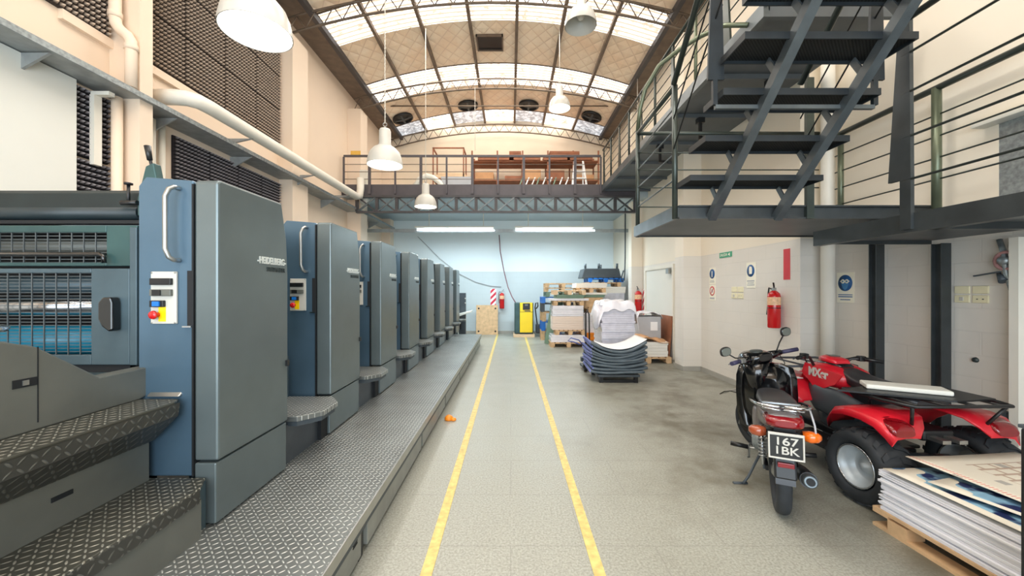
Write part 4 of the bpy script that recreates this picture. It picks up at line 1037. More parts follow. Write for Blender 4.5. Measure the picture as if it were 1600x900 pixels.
# stack C: middle
cx, cy = 2.33, 11.6
pallet('wooden pallet at the foot of the middle stack', cx, cy, 0, .95, .8)
reams('orange_carton', 'orange carton strip low in the middle stack', cx, cy - .1, .137, .35, .8, .7, 'orange', 'carton')
reams('wrapped_bundle', 'white wrapped carton above the orange strip', cx, cy, .352, .93, .9, .74, 'film', 'bundle')
pallet('thick wooden pallet above the white wrapped carton', cx, cy, .932, .8, .74, h=.16)
reams('timber_stack', 'orange-brown sawn timber bundle in the middle stack', cx, cy, 1.094, 1.38, .75, .7, 'wood', 'timber bundle')
reams('green_board_stack', 'green grey boards on top of the timber bundle', cx, cy, 1.382, 1.46, .85, .74, 'green_board', 'board stack')
reams('paper_stack', 'white sheet layer on the middle stack', cx, cy, 1.462, 1.52, .95, .78, 'ream', 'paper stack')
pallet('light wooden pallet carried on the middle stack', cx + .03, cy, 1.522, .85, .74)
reams('paper_stack', 'cream paper topping the middle stack', cx + .03, cy, 1.659, 1.80, .9, .74, 'ream', 'paper stack')
# stack D: right rear with dark tray on top
dx, dy = 3.0, 12.4
reams('wrapped_bundle', 'tall pale wrapped bundle behind the shrink-wrapped stack', dx, dy, 0, 1.50, 1.1, .8, 'side_film', 'bundle')
reams('paper_stack', 'wide cream paper stack under the blue pallet', dx + .02, dy, 1.502, 1.70, 1.15, .8, 'ream', 'paper stack')
pallet('wooden pallet under the blue pallet and dark crate', dx - .1, dy, 1.702, 1.1, .8)
pallet('bright blue plastic pallet right below the dark crate', dx - .02, dy, 1.84, 1.1, .8, 'blue', h=.13)
t = thing('plastic_crate', 'upturned dark grey plastic crate with pegs on top of stacks', 'crate', (dx - .15, dy, 1.972))
part('tub', B().prism([(-.62, 0), (-.54, .30), (.54, .30), (.62, 0)], -.38, .38, 'y'), M['dgrey'], t, bevel=.02)
for (x, y_) in ((-.5, -.3), (-.08, -.3), (.5, -.3), (.12, .3)): part('leg', B().cyl((x, y_, .29), (x, y_, .46), .035, 12), M['dgrey'], t)

# big shrink wrapped stack
wx, wy = 2.13, 7.95
pallet('wooden pallet under the tall shrink-wrapped paper stack', wx, wy, 0, .75, .75)
reams('wrapped_paper_stack', 'tall shrink-wrapped stack of grey paper reams beside the pallet jack', wx, wy, .137, 1.30, .66, .70, 'side_film', 'paper stack')
def cloth(w, d, nx, ny, zf, th=.01):
    b = B(); g = [[(-w / 2 + w * i / nx, -d / 2 + d * j / ny) for j in range(ny + 1)] for i in range(nx + 1)]
    top = [(x, y, zf(x, y)) for r in g for (x, y) in r]; bot = [(x, y, z - th) for (x, y, z) in top]
    n = len(top); f = []
    def id_(i, j): return i * (ny + 1) + j
    for i in range(nx):
        for j in range(ny):
            q = (id_(i, j), id_(i + 1, j), id_(i + 1, j + 1), id_(i, j + 1)); f.append(q); f.append(tuple(n + k for k in reversed(q)))
    for i in range(nx):
        f.append((id_(i, 0), n + id_(i, 0), n + id_(i + 1, 0), id_(i + 1, 0))); f.append((id_(i, ny), id_(i + 1, ny), n + id_(i + 1, ny), n + id_(i, ny)))
    for j in range(ny):
        f.append((id_(0, j), id_(0, j + 1), n + id_(0, j + 1), n + id_(0, j))); f.append((id_(nx, j), n + id_(nx, j), n + id_(nx, j + 1), id_(nx, j + 1)))
    return b.add(top + bot, f, True)
def film_top(x, y):
    z = .05 * max(0, math.cos(x * 2.2)) + .03 * math.sin(x * 21 + y * 7) * math.cos(y * 17)
    if x < -.30: z -= (-.30 - x) * 3.2
    if x > .33: z -= (x - .33) * 6
    if y < -.355: z -= (-.355 - y) * 5
    return z
b = cloth(.80, .78, 26, 26, film_top)
tag(part('stretch_wrap', b, M['film'], loc=(wx, wy, 1.33)), 'crumpled white film sheet draped over the tall wrapped stack', 'film sheet')
b = B().hull([(-.16, 0, .30, .02, .02), (-.12, 0, .27, .05, .10), (-.02, 0, .22, .08, .24), (.06, 0, .2, .07, .26), (.12, 0, .24, .02, .1)], 14)
tag(part('film_bundle', b, M['film'], loc=(wx - .40, wy - .2, .85)), 'bunched white film hanging on the left of the tall wrapped stack', 'film sheet')
# curved sheets on a dolly
t = thing('dolly', 'low black steel dolly under the curved sheets', 'dolly', (1.86, 6.95, 0))
part('frame', B().box(-.36, .36, -.36, .36, .10, .14), M['dgrey'], t, bevel=.006)
for x in (-.33, .27):
    for y in (-.35, .29): part('leg', B().box(x, x + .06, y, y + .06, 0, .10), M['black'], t)
part('cross_bar', B().box(-.3, .3, -.345, -.31, .01, .05), M['black'], t)
nl = 9
for i in range(nl):
    sag = .02 + .018 * i; w = .92 + .02 * ((i * 7) % 3); sh = .02 * ((i * 5) % 3 - 1)
    def zf(x, y, sag=sag, i=i): return sag * (2 * x / .95) ** 2 + .006 * math.sin(9 * x + i * 2) + .012 * math.sin(5 * y + i)
    o = part('curved_sheet', cloth(w, .74, 16, 8, zf, .036), M['sheet_dark'] if i < nl - 1 else M['sheet_dark'], loc=(1.86 + sh, 6.95 + .01 * (i % 2), .205 + .043 * i), rot=(0, 0, .015 * ((i * 3) % 4 - 1.5)))
    tag(o, '%s curved dark sheet bundle in the pile on the dolly' % ('bottom' if i == 0 else 'topmost' if i == nl - 1 else ORD[i] + ' from the bottom'), 'sheet bundle', 'curved sheets on the dolly')
    eb = B()
    for j in range(8):
        y0 = -.37 + .0925 * j; eb.box(-w / 2 - .012, -w / 2 + .01, y0 + .004, y0 + .088, zf(-w / 2, y0) - .030, zf(-w / 2, y0) + .004)
    e = part('blue_edge', eb, M['sheet_blue'], o); e['label'] = 'bluish lilac left edge of sheets'
def zt_(x, y): return .164 * (2 * (x + .10) / .95) ** 2
tag(part('white_sheet', cloth(.78, .66, 16, 8, zt_, .008), M['paper'], loc=(1.96, 6.95, .205 + .043 * nl - .012)), 'white sheet curling on top of the dark curved pile', 'paper sheet')
# pallet jack behind
t = thing('pallet_jack', 'black pallet jack with upright handle behind the curved sheets', 'pallet jack', (1.48, 7.55, 0))
part('handle', B().tube([(0, 0, .35), (.0, .05, 1.12)], .02, 10).tube([(.07, .0, .45), (.07, .05, 1.12), (.035, .05, 1.20), (0, .05, 1.12)], .014, 8), M['black'], t)
part('pump', B().cyl((0, 0, .2), (0, 0, .5), .05, 14).box(-.1, .1, -.06, .06, .2, .28), M['dgrey'], t)
part('steer_wheel', B().lathe([(.04, -.03), (.09, -.03), (.095, 0), (.09, .03), (.04, .03)], (-.02, -.03, .096), 20, 'x').lathe([(.001, -.02), (.04, -.02), (.04, .02), (.001, .02)], (-.02, -.03, .096), 16, 'x'), M['black'], t)
part('hose', B().tube([(.0, -.02, .45), (-.15, -.04, .62), (-.3, -.03, .66), (-.36, -.02, .60), (-.25, -.02, .58), (-.1, 0, .52)], .012, 8), mat('blue_grey_hose', (80, 92, 150), .5), t)
part('fork', B().box(-.05, .1, .1, .4, .05, .09), M['dgrey'], t)
# leaning green boards
for i in range(3):
    tag(part('leaning_board', B().box(-.15, .15, 0, .04, 0, 1.28), M['green_board'], loc=(1.12 - .05 * i + .1, 11.6 - .16 * i, 0), rot=(-.04, .16, -.5)), '%s green grey board leaning against the pallet stacks' % ('rear', 'middle', 'front')[i], 'board', 'leaning green boards')
# white wrapped bin by the door and kraft paper stack
t = thing('wrapped_bin', 'grey plastic bin wrapped in film standing before the door', 'bin', (3.22, 9.2, 0))
part('body', B().box(-.27, .27, -.3, .3, 0, .98), M['grey_box'], t, bevel=.02)
part('film_cover', cloth(.6, .64, 12, 12, lambda x, y: .05 * math.cos(x * 5) + .02 * math.sin(x * 23) * math.cos(y * 19) - (max(0, abs(x) - .25) * 2)), M['film'], t, loc=(0, 0, 1.03))
part('paper_label', B().box(.02, .18, -.312, -.30, .66, .86), M['paper'], t)
tag(part('cardboard_sheet', B().box(-.02, .02, -.3, .3, 0, 1.0), M['wood_brown'], loc=(3.62, 9.1, 0), rot=(0, .08, 0)), 'dark thin board leaning beside the wrapped bin', 'board')
px, py = 3.0, 8.75
pallet('wooden pallet under the cream paper stack by the pillar', px, py, 0, 1.0, .8)
reams('paper_stack', 'cream white paper stack beneath brown kraft sheets', px - .03, py, .137, .46, .92, .76, 'ream', 'paper stack')
def zk(x, y): return .10 * max(0, -x) + .05 * math.cos(x * 4 + .5) + .02 * math.sin(y * 9 + x * 3) + .02 * math.sin(x * 16)
for i in range(2):
    tag(part('kraft_sheet', cloth(.98 - .1 * i, .78, 18, 10, zk, .012), M['kraft'], loc=(px - .02 - .06 * i, py, .49 + .022 * i), rot=(0, 0, .08 * i - .03)), '%s crumpled brown kraft sheet on cream paper stack' % ('lower', 'upper')[i], 'cardboard', 'kraft sheets')

# near pallet of printed sheets, bottom right
t = pallet('wooden pallet under the printed sheets in the near right corner', 2.97, 1.93, 0, .95, 1.42, 'wood', rz=.03, group='near pallet', h=.13)
b = B(); rnd = random.Random(4); n = 22
for i in range(n):
    z0 = .25 * i / n; a = rnd.uniform(-.014, .014) - .010 * (1 - i / n); c = rnd.uniform(-.02, .02)
    th = .25 / n - (.0025 if i % 3 else .001)
    b.box(-.44 + a, .44 + a, -.68 + c, .68 + c, z0, z0 + th, rz=rnd.uniform(-.01, .01), pivot=(0, 0))
st_ = part('sheet_stack', b, M['ream_white'], loc=(2.96, 1.93, .132), rot=(0, 0, .03)); tag(st_, 'thick stack of white printed sheets on the near pallet', 'paper stack')
def sheet(label, m, x, y, z, rz, w=.72, d=1.0, bend=.02):
    o = part('printed_sheet', cloth(w, d, 10, 12, lambda a, c: bend * (2 * a / w) ** 2 * (1 if a < 0 else .3) + bend * .5 * math.sin(c * 3), .004), M[m], rot=(0, 0, rz), loc=(x, y, z))
    return tag(o, label, 'printed sheet', 'loose printed sheets on the near stack')
sheet('blue and white printed sheet lying flat on the near stack', 'photo', 2.90, 2.02, .405, .06, .78, 1.12, .006)
sheet('white bordered print skewed across the near stack', 'photo', 3.04, 1.92, .425, .30, .74, 1.08, .010)
sheet('cream plan sheet with brown drawings on top of the near stack', 'plan', 3.16, 2.10, .455, .10, .86, 1.1, .012)

# ------------------------------------------------------------------ storage on the mezzanine
DZ = 4.422
def frame_rack(name, label, x0, x1, y0, y1, z1, zs, nv, m='wood_brown'):
    t = thing(name, label, 'shelf', ((x0 + x1) / 2, y0, DZ)); w = (x1 - x0) / 2
    for i in range(nv + 1):
        x = -w + 2 * w * i / nv
        for y in (0, y1 - y0): part('upright', B().box(x - .025, x + .025, y, y + .04, 0, z1 - DZ), M[m], t)
    for z in zs: part('shelf_board', B().box(-w, w, 0, y1 - y0, z - DZ - .03, z - DZ), M[m], t)
    return t
fr = thing('metal_frame', 'empty brown box frame standing left on the mezzanine', 'frame', (-2.05, 12.6, DZ))
for x in (-.5, .5):
    for y in (0, .7): part('leg', B().box(x - .02, x + .02, y, y + .04, 0, 1.85), M['wood_brown'], fr)
part('top_ring', B().box(-.52, .52, 0, .04, 1.82, 1.86).box(-.52, .52, .7, .74, 1.82, 1.86).box(-.52, -.48, 0, .74, 1.82, 1.86).box(.48, .52, 0, .74, 1.82, 1.86), M['wood_brown'], fr)
part('shelf', B().box(-.52, .6, 0, .74, .80, .85), M['wood_brown'], fr)
for i in range(3):
    tag(part('plank_stack', B().box(-.55 + .05 * i, .52 - .04 * i, 0, .6, 0, .05), M['wood_pale'], loc=(-1.95, 12.6, DZ + .86 + .055 * i)), '%s flat board on the shelf of empty frame' % ('lowest', 'middle', 'top')[i], 'board', 'boards in the brown frame')
tag(part('grey_bin', B().prism([(-.42, 0), (-.48, .38), (.48, .38), (.42, 0)], 0, .5, 'y'), M['grey_box'], loc=(-1.65, 11.7, DZ + .25)), 'long grey plastic tub on the mezzanine below empty frame', 'tub')
tag(part('tub_table', B().box(-.6, .6, -.05, .6, .2, .25).box(-.55, -.5, 0, .5, 0, .2).box(.5, .55, 0, .5, 0, .2), M['wood_pale'], loc=(-1.65, 11.7, DZ)), 'low pale table carrying the grey tub', 'table')
sh = frame_rack('storage_shelf', 'long wooden shelving unit loaded with brown boards on mezzanine', -1.30, 2.95, 12.9, 13.7, 6.28, (5.3, 5.95), 5)
rnd = random.Random(11)
for i, (x0, x1) in enumerate(((-1.1, -.05), (-.05, .35), (.1, 1.0), (1.1, 1.9), (1.3, 2.3), (2.0, 2.75))):
    for j in range(2):
        z = 5.955 + .09 * j + (.14 if i in (1, 4) else 0)
        tag(part('brown_board', B().box(x0, x1, 12.85 + .03 * j, 13.6, z, z + .07, rz=rnd.uniform(-.03, .03)), M['wood_brown']), 'brown board on the upper shelf, %s bundle from the left, %s layer' % (['first', 'second', 'third', 'fourth', 'fifth', 'sixth'][i], ('lower', 'upper')[j]), 'board', 'brown boards on the mezzanine shelf')
for i, x0 in enumerate((-1.2, -.2, .4, 1.2, 2.2)):
    tag(part('carton', B().box(x0, x0 + .62, 13.0, 13.5, 5.305, 5.305 + (.28, .16, .36, .34, .2)[i]), M['wood_brown' if i % 2 else 'kraft'], bevel=.01), 'brown carton on the lower shelf, %s from the left' % ['first', 'second', 'third', 'fourth', 'fifth'][i], 'carton', 'cartons on the lower mezzanine shelf')
for i, x0 in enumerate((-2.0, -1.0, -.35, .3)):
    t = thing('pale_cabinet', 'low pale orange cabinet on mezzanine floor, %s from the left' % ORD[i].replace('nearest', 'first'), 'cabinet', (x0 + .3, 12.0, DZ), group='low cabinets on the mezzanine')
    part('carcass', B().box(-.3, .28, 0, .4, 0, .34 if i else .42), M['wood_pale'], t, bevel=.005)
    for q in (-.24, .04): part('recess', B().box(q, q + .2, -.006, 0, .1, .24), M['wood_brown'], t)
for i in range(9):
    x = .15 + .17 * i
    tag(part('leaning_stick', B().bar((0, 0, .0), (.22 + .02 * (i % 3), .25, .62), .035, .02), M['paper' if i % 3 else 'green_board'], loc=(x, 11.5, DZ + .0)), 'thin pale strip leaning on the mezzanine, %s from the left' % ORD[i].replace('nearest', 'first'), 'strip', 'leaning strips on the mezzanine')
ld_ = thing('step_ladder', 'white step ladder standing at the right end of mezzanine', 'ladder', (2.1, 11.6, DZ))
part('rail', B().bar((-.24, 0, 0), (-.13, .25, 1.15), .05, .03), M['paper'], ld_); part('rail', B().bar((.24, 0, 0), (.13, .25, 1.15), .05, .03), M['paper'], ld_)
part('rear_leg', B().bar((-.2, .6, 0), (-.13, .27, 1.13), .04, .03), M['paper'], ld_); part('rear_leg', B().bar((.2, .6, 0), (.13, .27, 1.13), .04, .03), M['paper'], ld_)
for k in range(5):
    f = (k + .6) / 5.2; part('rung', B().box(-.23 + .1 * f, .23 - .1 * f, .25 * f - .03, .25 * f + .04, 1.15 * f, 1.15 * f + .03), M['paper'], ld_)
t = tag(part('vent_elbow', B().tube([(-2.9, 11.6, 4.72), (-2.75, 11.6, 4.95), (-2.55, 11.6, 5.05), (-2.35, 11.6, 5.0), (-2.15, 11.6, 4.85), (-2.0, 11.6, 4.6)], .075, 14), M['white_paint']), 'bent pale duct elbow on the left of the mezzanine', 'duct')
tag(part('round_drum', B().lathe([(.001, 0), (.2, 0), (.2, .42), (.17, .46), (.001, .46)], n=24), M['paper'], loc=(-2.35, 12.2, DZ)), 'pale round drum standing on the mezzanine left of frame', 'drum')
tag(part('yellow_marker', B().box(-.14, .14, -.01, 0, 0, .16), mat('faded_yellow', (226, 180, 80), .6), loc=(-4.36, 10.8, 5.35)), 'small faded yellow sign on the left pillar above railing', 'sign')
tag(part('wall_box', B().box(-.1, .1, -.2, 0, 0, .9), M['white_paint'], loc=(-4.05, 10.75, 4.0)), 'white vertical duct stub at the left end of mezzanine', 'duct')

# ------------------------------------------------------------------ motorcycle
def wheel(nm, parent, loc, R_, tr, rim_r, m_rim, spokes=0, width=None, rot=None, disc_rim=False, tread=0):
    """wheel in the yz plane, axle along x"""
    e = bpy.data.objects.new(nm, None); COL.objects.link(e); e.parent = parent; e.location = loc
    if rot: e.rotation_euler = rot
    w = width or tr
    n = 40; rg = []
    prof = []
    for k in range(16):
        a = 2 * PI * k / 16; c_, s_ = math.cos(a), math.sin(a)
        prof.append((w * math.copysign(abs(s_) ** .75, s_), R_ - tr + tr * math.copysign(abs(c_) ** .8, c_)))
    for i in range(n):
        a = 2 * PI * i / n; rg.append([(x, r * math.cos(a), r * math.sin(a)) for (x, r) in prof])
    part('tyre', B().rings(rg, True, False, True), M['rubber'], e)
    if tread:
        b = B()
        for i in range(tread):
            a = 2 * PI * i / tread
            for s_ in (-1, 1):
                aa = a + s_ * PI / tread * .5; lo = []; hi = []
                for (xx, ang, rr) in ((.008 * s_, aa, R_ - .004), (w * .55 * s_, aa + .05, R_ - .006), (w * .86 * s_, aa + .16, R_ - .022),
                                      (w * .86 * s_, aa + .16 + PI / tread * .7, R_ - .022), (w * .55 * s_, aa + .05 + PI / tread * .8, R_ - .006), (.008 * s_, aa + PI / tread * .8, R_ - .004)):
                    lo.append((xx, rr * math.cos(ang), rr * math.sin(ang))); hi.append((xx, (rr + .012) * math.cos(ang), (rr + .012) * math.sin(ang)))
                b.add(lo + hi, [tuple(reversed(range(6))), tuple(range(6, 12))] + [(q, (q + 1) % 6, (q + 1) % 6 + 6, q + 6) for q in range(6)])
        part('tread_blocks', b, M['rubber'], e)
    if disc_rim:
        part('rim', B().lathe([(rim_r, -w * .75), (rim_r * 1.02, -w * .82), (rim_r * .93, -w * .80), (rim_r * .84, -w * .30), (rim_r * .70, -w * .05), (rim_r * .66, w * .02), (rim_r * .36, -w * .02), (rim_r * .30, -w * .22), (rim_r * .16, -w * .24), (rim_r * .14, -w * .36), (.001, -w * .38)], n=36, axis='x')
             .lathe([(rim_r, w * .75), (rim_r * .9, w * .7), (rim_r * .8, w * .2), (.001, w * .2)], n=36, axis='x'), m_rim, e)
        part('rim_edge', B().tube([(-w * .80, rim_r * .98 * math.cos(2 * PI * k / 40), rim_r * .98 * math.sin(2 * PI * k / 40)) for k in range(40)], .006, 6, closed=True), M['chrome'], e)
    else:
        part('rim', B().lathe([(rim_r, -.022), (rim_r + .012, -.024), (rim_r + .012, .024), (rim_r, .022), (rim_r - .012, 0), (rim_r, -.022)], n=40, axis='x'), m_rim, e)
        b = B()
        for k in range(spokes):
            a = 2 * PI * k / spokes; s_ = 1 if k % 2 else -1; a2 = a + .35 * (1 if (k // 2) % 2 else -1)
            b.tube([(.025 * s_, .035 * math.cos(a2), .035 * math.sin(a2)), (0, (rim_r - .004) * math.cos(a), (rim_r - .004) * math.sin(a))], .0022, 4)
        part('spokes', b, M['chrome'], e)
        part('hub', B().lathe([(.001, -.05), (.03, -.05), (.05, -.035), (.05, .035), (.03, .05), (.001, .05)], n=20, axis='x'), M['alu'], e)
    return e
mc = thing('motorcycle', 'black step-through motorcycle with chrome rack and number plate', 'motorcycle', (1.96, 2.79, 0), rot=(0, -.02, -.50))
wheel('rear_wheel', mc, (0, 0, .29), .29, .042, .222, M['chrome'], 28, .045)
wheel('front_wheel', mc, (-.02, 1.17, .285), .285, .034, .225, M['chrome'], 28, .036, rot=(0, 0, .8))
# frame, suspension, engine
part('swing_arm', B().bar((-.075, 0, .29), (-.07, .45, .34), .02, .035).bar((.075, 0, .29), (.07, .45, .34), .02, .035), M['black'], mc)
part('chain_guard', B().prism([(.02, .27), (.02, .36), (.42, .41), (.45, .32)], -.10, -.085), M['dgrey'], mc, bevel=.004)
for s_ in (-1, 1):
    sk = part('shock_absorber', B().cyl((.10 * s_, .0, .31), (.10 * s_, .07, .58), .012, 10), M['chrome'], mc)
    b = B()
    pts = []
    for k in range(64):
        f = k / 63; a = f * 2 * PI * 8; pts.append((.10 * s_ + .024 * math.cos(a), .012 + .05 * f + .0, .36 + .19 * f + .0)); 
        pts[-1] = (pts[-1][0], pts[-1][1] + .024 * math.sin(a), pts[-1][2])
    part('spring', B().tube(pts, .0045, 5), M['alu'], sk)
eng = part('engine', B().hull([(.42, 0, .31, .06, .07), (.48, 0, .31, .10, .10), (.62, 0, .30, .115, .105), (.72, 0, .31, .08, .09)], 20), M['alu'], mc)
part('engine_side_cover', B().lathe([(.001, -.135), (.05, -.135), (.085, -.12), (.09, -.09)], (0, .55, .31), 24, 'x'), M['galv'], eng)
b = B().box(-.05, .05, .70, .90, .29, .37)
for k in range(7): b.box(-.065, .065, .73 + .025 * k, .738 + .025 * k, .27, .39)
part('cylinder_fins', b, M['alu'], eng)
part('exhaust_pipe', B().tube([(.05, .86, .28), (.08, .80, .20), (.11, .6, .18), (.13, .3, .22), (.15, .15, .27)], .017, 10), M['chrome'], mc)
mf = part('muffler', B().tube([(.14, .2, .255), (.135, .05, .285), (.13, -.26, .355)], [.03, .045, .05], 20), M['black'], mc)
part('muffler_tip', B().tube([(.13, -.24, .352), (.13, -.31, .368), (.13, -.325, .372)], [.044, .041, .033], 22), M['steel_mid'], mf)
part('muffler_outlet', B().tube([(.13, -.32, .37), (.13, -.332, .373)], [.024, .024], 14), M['void'], mf)
# feet controls and stand
fp = part('foot_peg_bar', B().cyl((-.28, .50, .245), (.28, .50, .245), .009, 8), M['alu'], mc)
for s_ in (-1, 1): part('foot_rubber', B().cyl((.17 * s_, .50, .25), (.30 * s_, .50, .262), .019, 12), M['black'], fp)
part('gear_pedal', B().tube([(-.14, .66, .23), (-.16, .56, .25), (-.17, .38, .21), (-.19, .34, .22)], .008, 8), M['alu'], mc)
part('side_stand', B().tube([(-.08, .45, .24), (-.18, .34, .06), (-.22, .30, .012)], .010, 8).tube([(-.19, .33, .008), (-.29, .28, .010)], .012, 8), M['dgrey'], mc)
# rear mudguard with plate
prof = [(-.055, .055, .30 * math.cos(a) * 1.06 - .0, .29 + .33 * math.sin(a)) for a in [math.radians(d) for d in (60, 80, 100, 120, 140, 160, 175)]]
part('rear_mudguard', B().strip([(x0, x1, y_, z_) for (x0, x1, y_, z_) in prof], .012), M['gloss_black'], mc)
part('mud_flap', B().prism([(-.335, .36), (-.30, .50), (-.28, .62), (-.20, .66), (-.23, .52), (-.29, .36)], -.062, .062), M['black'], mc, bevel=.012)
part('red_reflector', B().box(-.045, .045, -.352, -.335, .445, .475), M['red_lens'], mc, bevel=.003)
npl = part('number_plate', B().box(-.092, .092, -.372, -.366, .515, .665), M['gloss_black'], mc, bevel=.003)
part('plate_frame', B().box(-.097, .097, -.377, -.366, .508, .519).box(-.097, .097, -.377, -.366, .660, .677).box(-.097, -.087, -.377, -.366, .51, .67).box(.087, .097, -.377, -.366, .51, .67), M['white'], npl, bevel=.003)
text('plate_numbers', '167', .07, M['white'], npl, (0, -.374, .621), 'ny', .001, .115, bold=.001)
text('plate_letters', '1BK', .07, M['white'], npl, (0, -.374, .562), 'ny', .001, .125, bold=.001)
part('plate_bracket', B().box(-.03, .03, -.366, -.26, .56, .60), M['black'], npl)
# tail, light and seat
part('tail_cowl', B().hull([(-.33, 0, .74, .075, .035), (-.30, 0, .73, .105, .055), (-.15, 0, .71, .125, .075), (.05, 0, .68, .13, .095), (.28, 0, .62, .12, .12), (.42, 0, .56, .09, .12)], 24), M['side_silver'], mc)
part('under_tail', B().hull([(-.31, 0, .67, .06, .03), (-.1, 0, .62, .085, .06), (.2, 0, .54, .085, .10), (.42, 0, .48, .07, .10)], 18), M['black'], mc)
tl = part('tail_light', B().hull([(-.375, 0, .735, .055, .018), (-.355, 0, .735, .10, .032), (-.30, 0, .738, .108, .038), (-.24, 0, .74, .115, .036)], 24, p=3), M['red_lens'], mc)
part('seat', B().hull([(-.20, 0, .775, .085, .02), (-.16, 0, .778, .11, .03), (.05, 0, .775, .12, .035), (.22, 0, .76, .12, .04), (.42, 0, .745, .10, .045), (.55, 0, .73, .06, .035), (.58, 0, .725, .03, .02)], 24, p=3), M['seat'], mc)
b = B()
for s_ in (-1, 1):
    b.tube([(.135 * s_, .20, .735), (.165 * s_, .12, .76), (.165 * s_, -.10, .80), (.15 * s_, -.26, .825), (.12 * s_, -.31, .83), (0, -.325, .83)], .011, 10)
    b.tube([(.12 * s_, -.02, .76), (.13 * s_, -.16, .80), (.11 * s_, -.27, .80), (0, -.29, .80)], .008, 8)
b.box(-.11, .11, -.24, -.225, .81, .82).box(-.11, .11, -.17, -.155, .81, .82)
part('grab_rail', b, M['chrome'], mc)
part('strap', B().tube([(.15, -.2, .82), (.165, -.28, .72), (.17, -.3, .62)], .006, 6), M['grey_box'], mc)
for s_, m_ in ((-1, 'amber_dark'), (1, 'amber')):
    ind = part('indicator', B().hull([(.10 * s_, -.27, .645, .03, .028), (.14 * s_, -.28, .645, .042, .036), (.18 * s_, -.275, .645, .036, .03), (.20 * s_, -.27, .645, .015, .015)], 14, axis='x'), M[m_], mc)
    part('indicator_stalk', B().cyl((.02 * s_, -.25, .645), (.12 * s_, -.26, .645), .012, 8), M['black'], ind)
part('side_panel', B().hull([(.12, -.10, .60, .02, .07), (.3, -.12, .57, .025, .10), (.45, -.11, .52, .02, .08)], 14).hull([(.12, .10, .60, .02, .07), (.3, .12, .57, .025, .10), (.45, .11, .52, .02, .08)], 14), M['side_silver'], mc)
# step-through body, leg shield, steering
part('centre_body', B().hull([(.42, 0, .56, .075, .13), (.55, 0, .47, .07, .10), (.70, 0, .48, .06, .08), (.82, 0, .62, .06, .16), (.90, 0, .78, .06, .12)], 20), M['gloss_black'], mc)
part('luggage_hook', B().tube([(-.02, .64, .70), (-.02, .60, .66), (.02, .60, .62), (.03, .64, .60)], .006, 6), M['chrome'], mc)
def shield(s_):
    rg = []
    for (z, xi, xo, y, dy) in ((.28, .06, .18, .82, .0), (.34, .055, .215, .85, -.02), (.48, .05, .235, .88, -.04), (.65, .05, .24, .90, -.05), (.80, .045, .235, .90, -.05), (.89, .04, .21, .89, -.03), (.925, .03, .13, .88, 0)):
        rg.append([(s_ * xi, y, z), (s_ * (xi + xo) / 2, y + .0, z), (s_ * xo, y + dy, z), (s_ * xo, y + dy + .016, z), (s_ * (xi + xo) / 2, y + .025, z), (s_ * xi, y + .06, z)])
    return B().rings(rg, False, True, True)
for s_ in (-1, 1): part('leg_shield', shield(s_), M['gloss_black'], mc)
part('inner_shield', B().hull([(.78, 0, .60, .10, .20), (.85, 0, .63, .18, .27), (.89, 0, .63, .20, .28)], 22, p=3.2), M['gloss_black'], mc)
part('front_cover', B().hull([(.86, 0, .68, .08, .20), (.93, 0, .72, .11, .20), (.99, 0, .78, .08, .12)], 20), M['gloss_black'], mc)
stg = bpy.data.objects.new('steering', None); COL.objects.link(stg); stg.parent = mc; stg.location = (0, .93, 0); stg.rotation_euler = (0, -.13, .72)
part('handlebar_cover', B().hull([(-.14, 0, 1.0, .07, .03), (-.10, 0, .985, .12, .055), (-.02, 0, .98, .13, .07), (.07, 0, .965, .10, .07), (.12, 0, .95, .06, .05)], 24), M['gloss_black'], stg)
part('cover_arm', B().tube([(-.08, -.06, .985), (-.22, -.09, 1.005)], [.045, .024], 12), M['gloss_black'], stg)
part('cover_arm', B().tube([(.08, -.06, .985), (.22, -.09, 1.005)], [.045, .024], 12), M['gloss_black'], stg)
part('steering_neck', B().tube([(0, .0, .66), (0, -.01, .80), (0, -.02, .95)], [.085, .095, .11], 18), M['gloss_black'], stg)
hb = part('handlebar', B().tube([(-.34, -.13, 1.01), (-.2, -.085, 1.0), (0, -.03, .98), (.2, -.085, 1.0), (.34, -.13, 1.01)], .011, 10), M['dgrey'], stg)
for s_ in (-1, 1):
    part('grip', B().tube([(.23 * s_, -.095, 1.003), (.36 * s_, -.137, 1.012)], .0185, 12), mat('dark_violet_grip', (52, 50, 78), .5), hb)
    part('brake_lever', B().tube([(.2 * s_, -.05, .995), (.30 * s_, -.06, .995), (.35 * s_, -.09, .995)], .006, 6), M['alu'], hb)
    ms = part('mirror_stalk', B().tube([(.20 * s_, -.07, 1.02), (.25 * s_, -.06, 1.08), (.33 * s_, -.04, 1.14)] if s_ > 0 else [(-.20, -.07, 1.02), (-.25, -.06, 1.03), (-.30, -.05, 1.07)], .006, 8), M['black'], stg)
    c = (.36, -.035, 1.165) if s_ > 0 else (-.33, -.045, 1.10)
    part('mirror_shell', B().hull([(c[1] - .012, c[0], c[2], .052, .040), (c[1] + .004, c[0], c[2], .055, .043), (c[1] + .022, c[0], c[2], .03, .025)], 22, p=2.6), M['black'], ms)
    part('mirror_glass', B().hull([(c[1] - .0145, c[0], c[2], .046, .035), (c[1] - .0125, c[0], c[2], .048, .037)], 22, p=2.6), M['mirror'], ms)
part('speedometer', B().lathe([(.001, .0), (.05, 0), (.055, -.01)], (0, -.04, 1.052), 20), M['grey_letter'], stg)
part('switch_cluster', B().box(-.24, -.19, -.12, -.07, .985, 1.025), M['alu'], stg, bevel=.006)
part('cables', B().tube([(.18, -.06, .99), (.14, -.04, .90), (.08, 0, .84), (.0, .02, .82)], .005, 6).tube([(.22, -.06, 1.0), (.24, -.10, .90), (.20, -.08, .80), (.10, -.01, .78)], .004, 6), M['black'], stg)
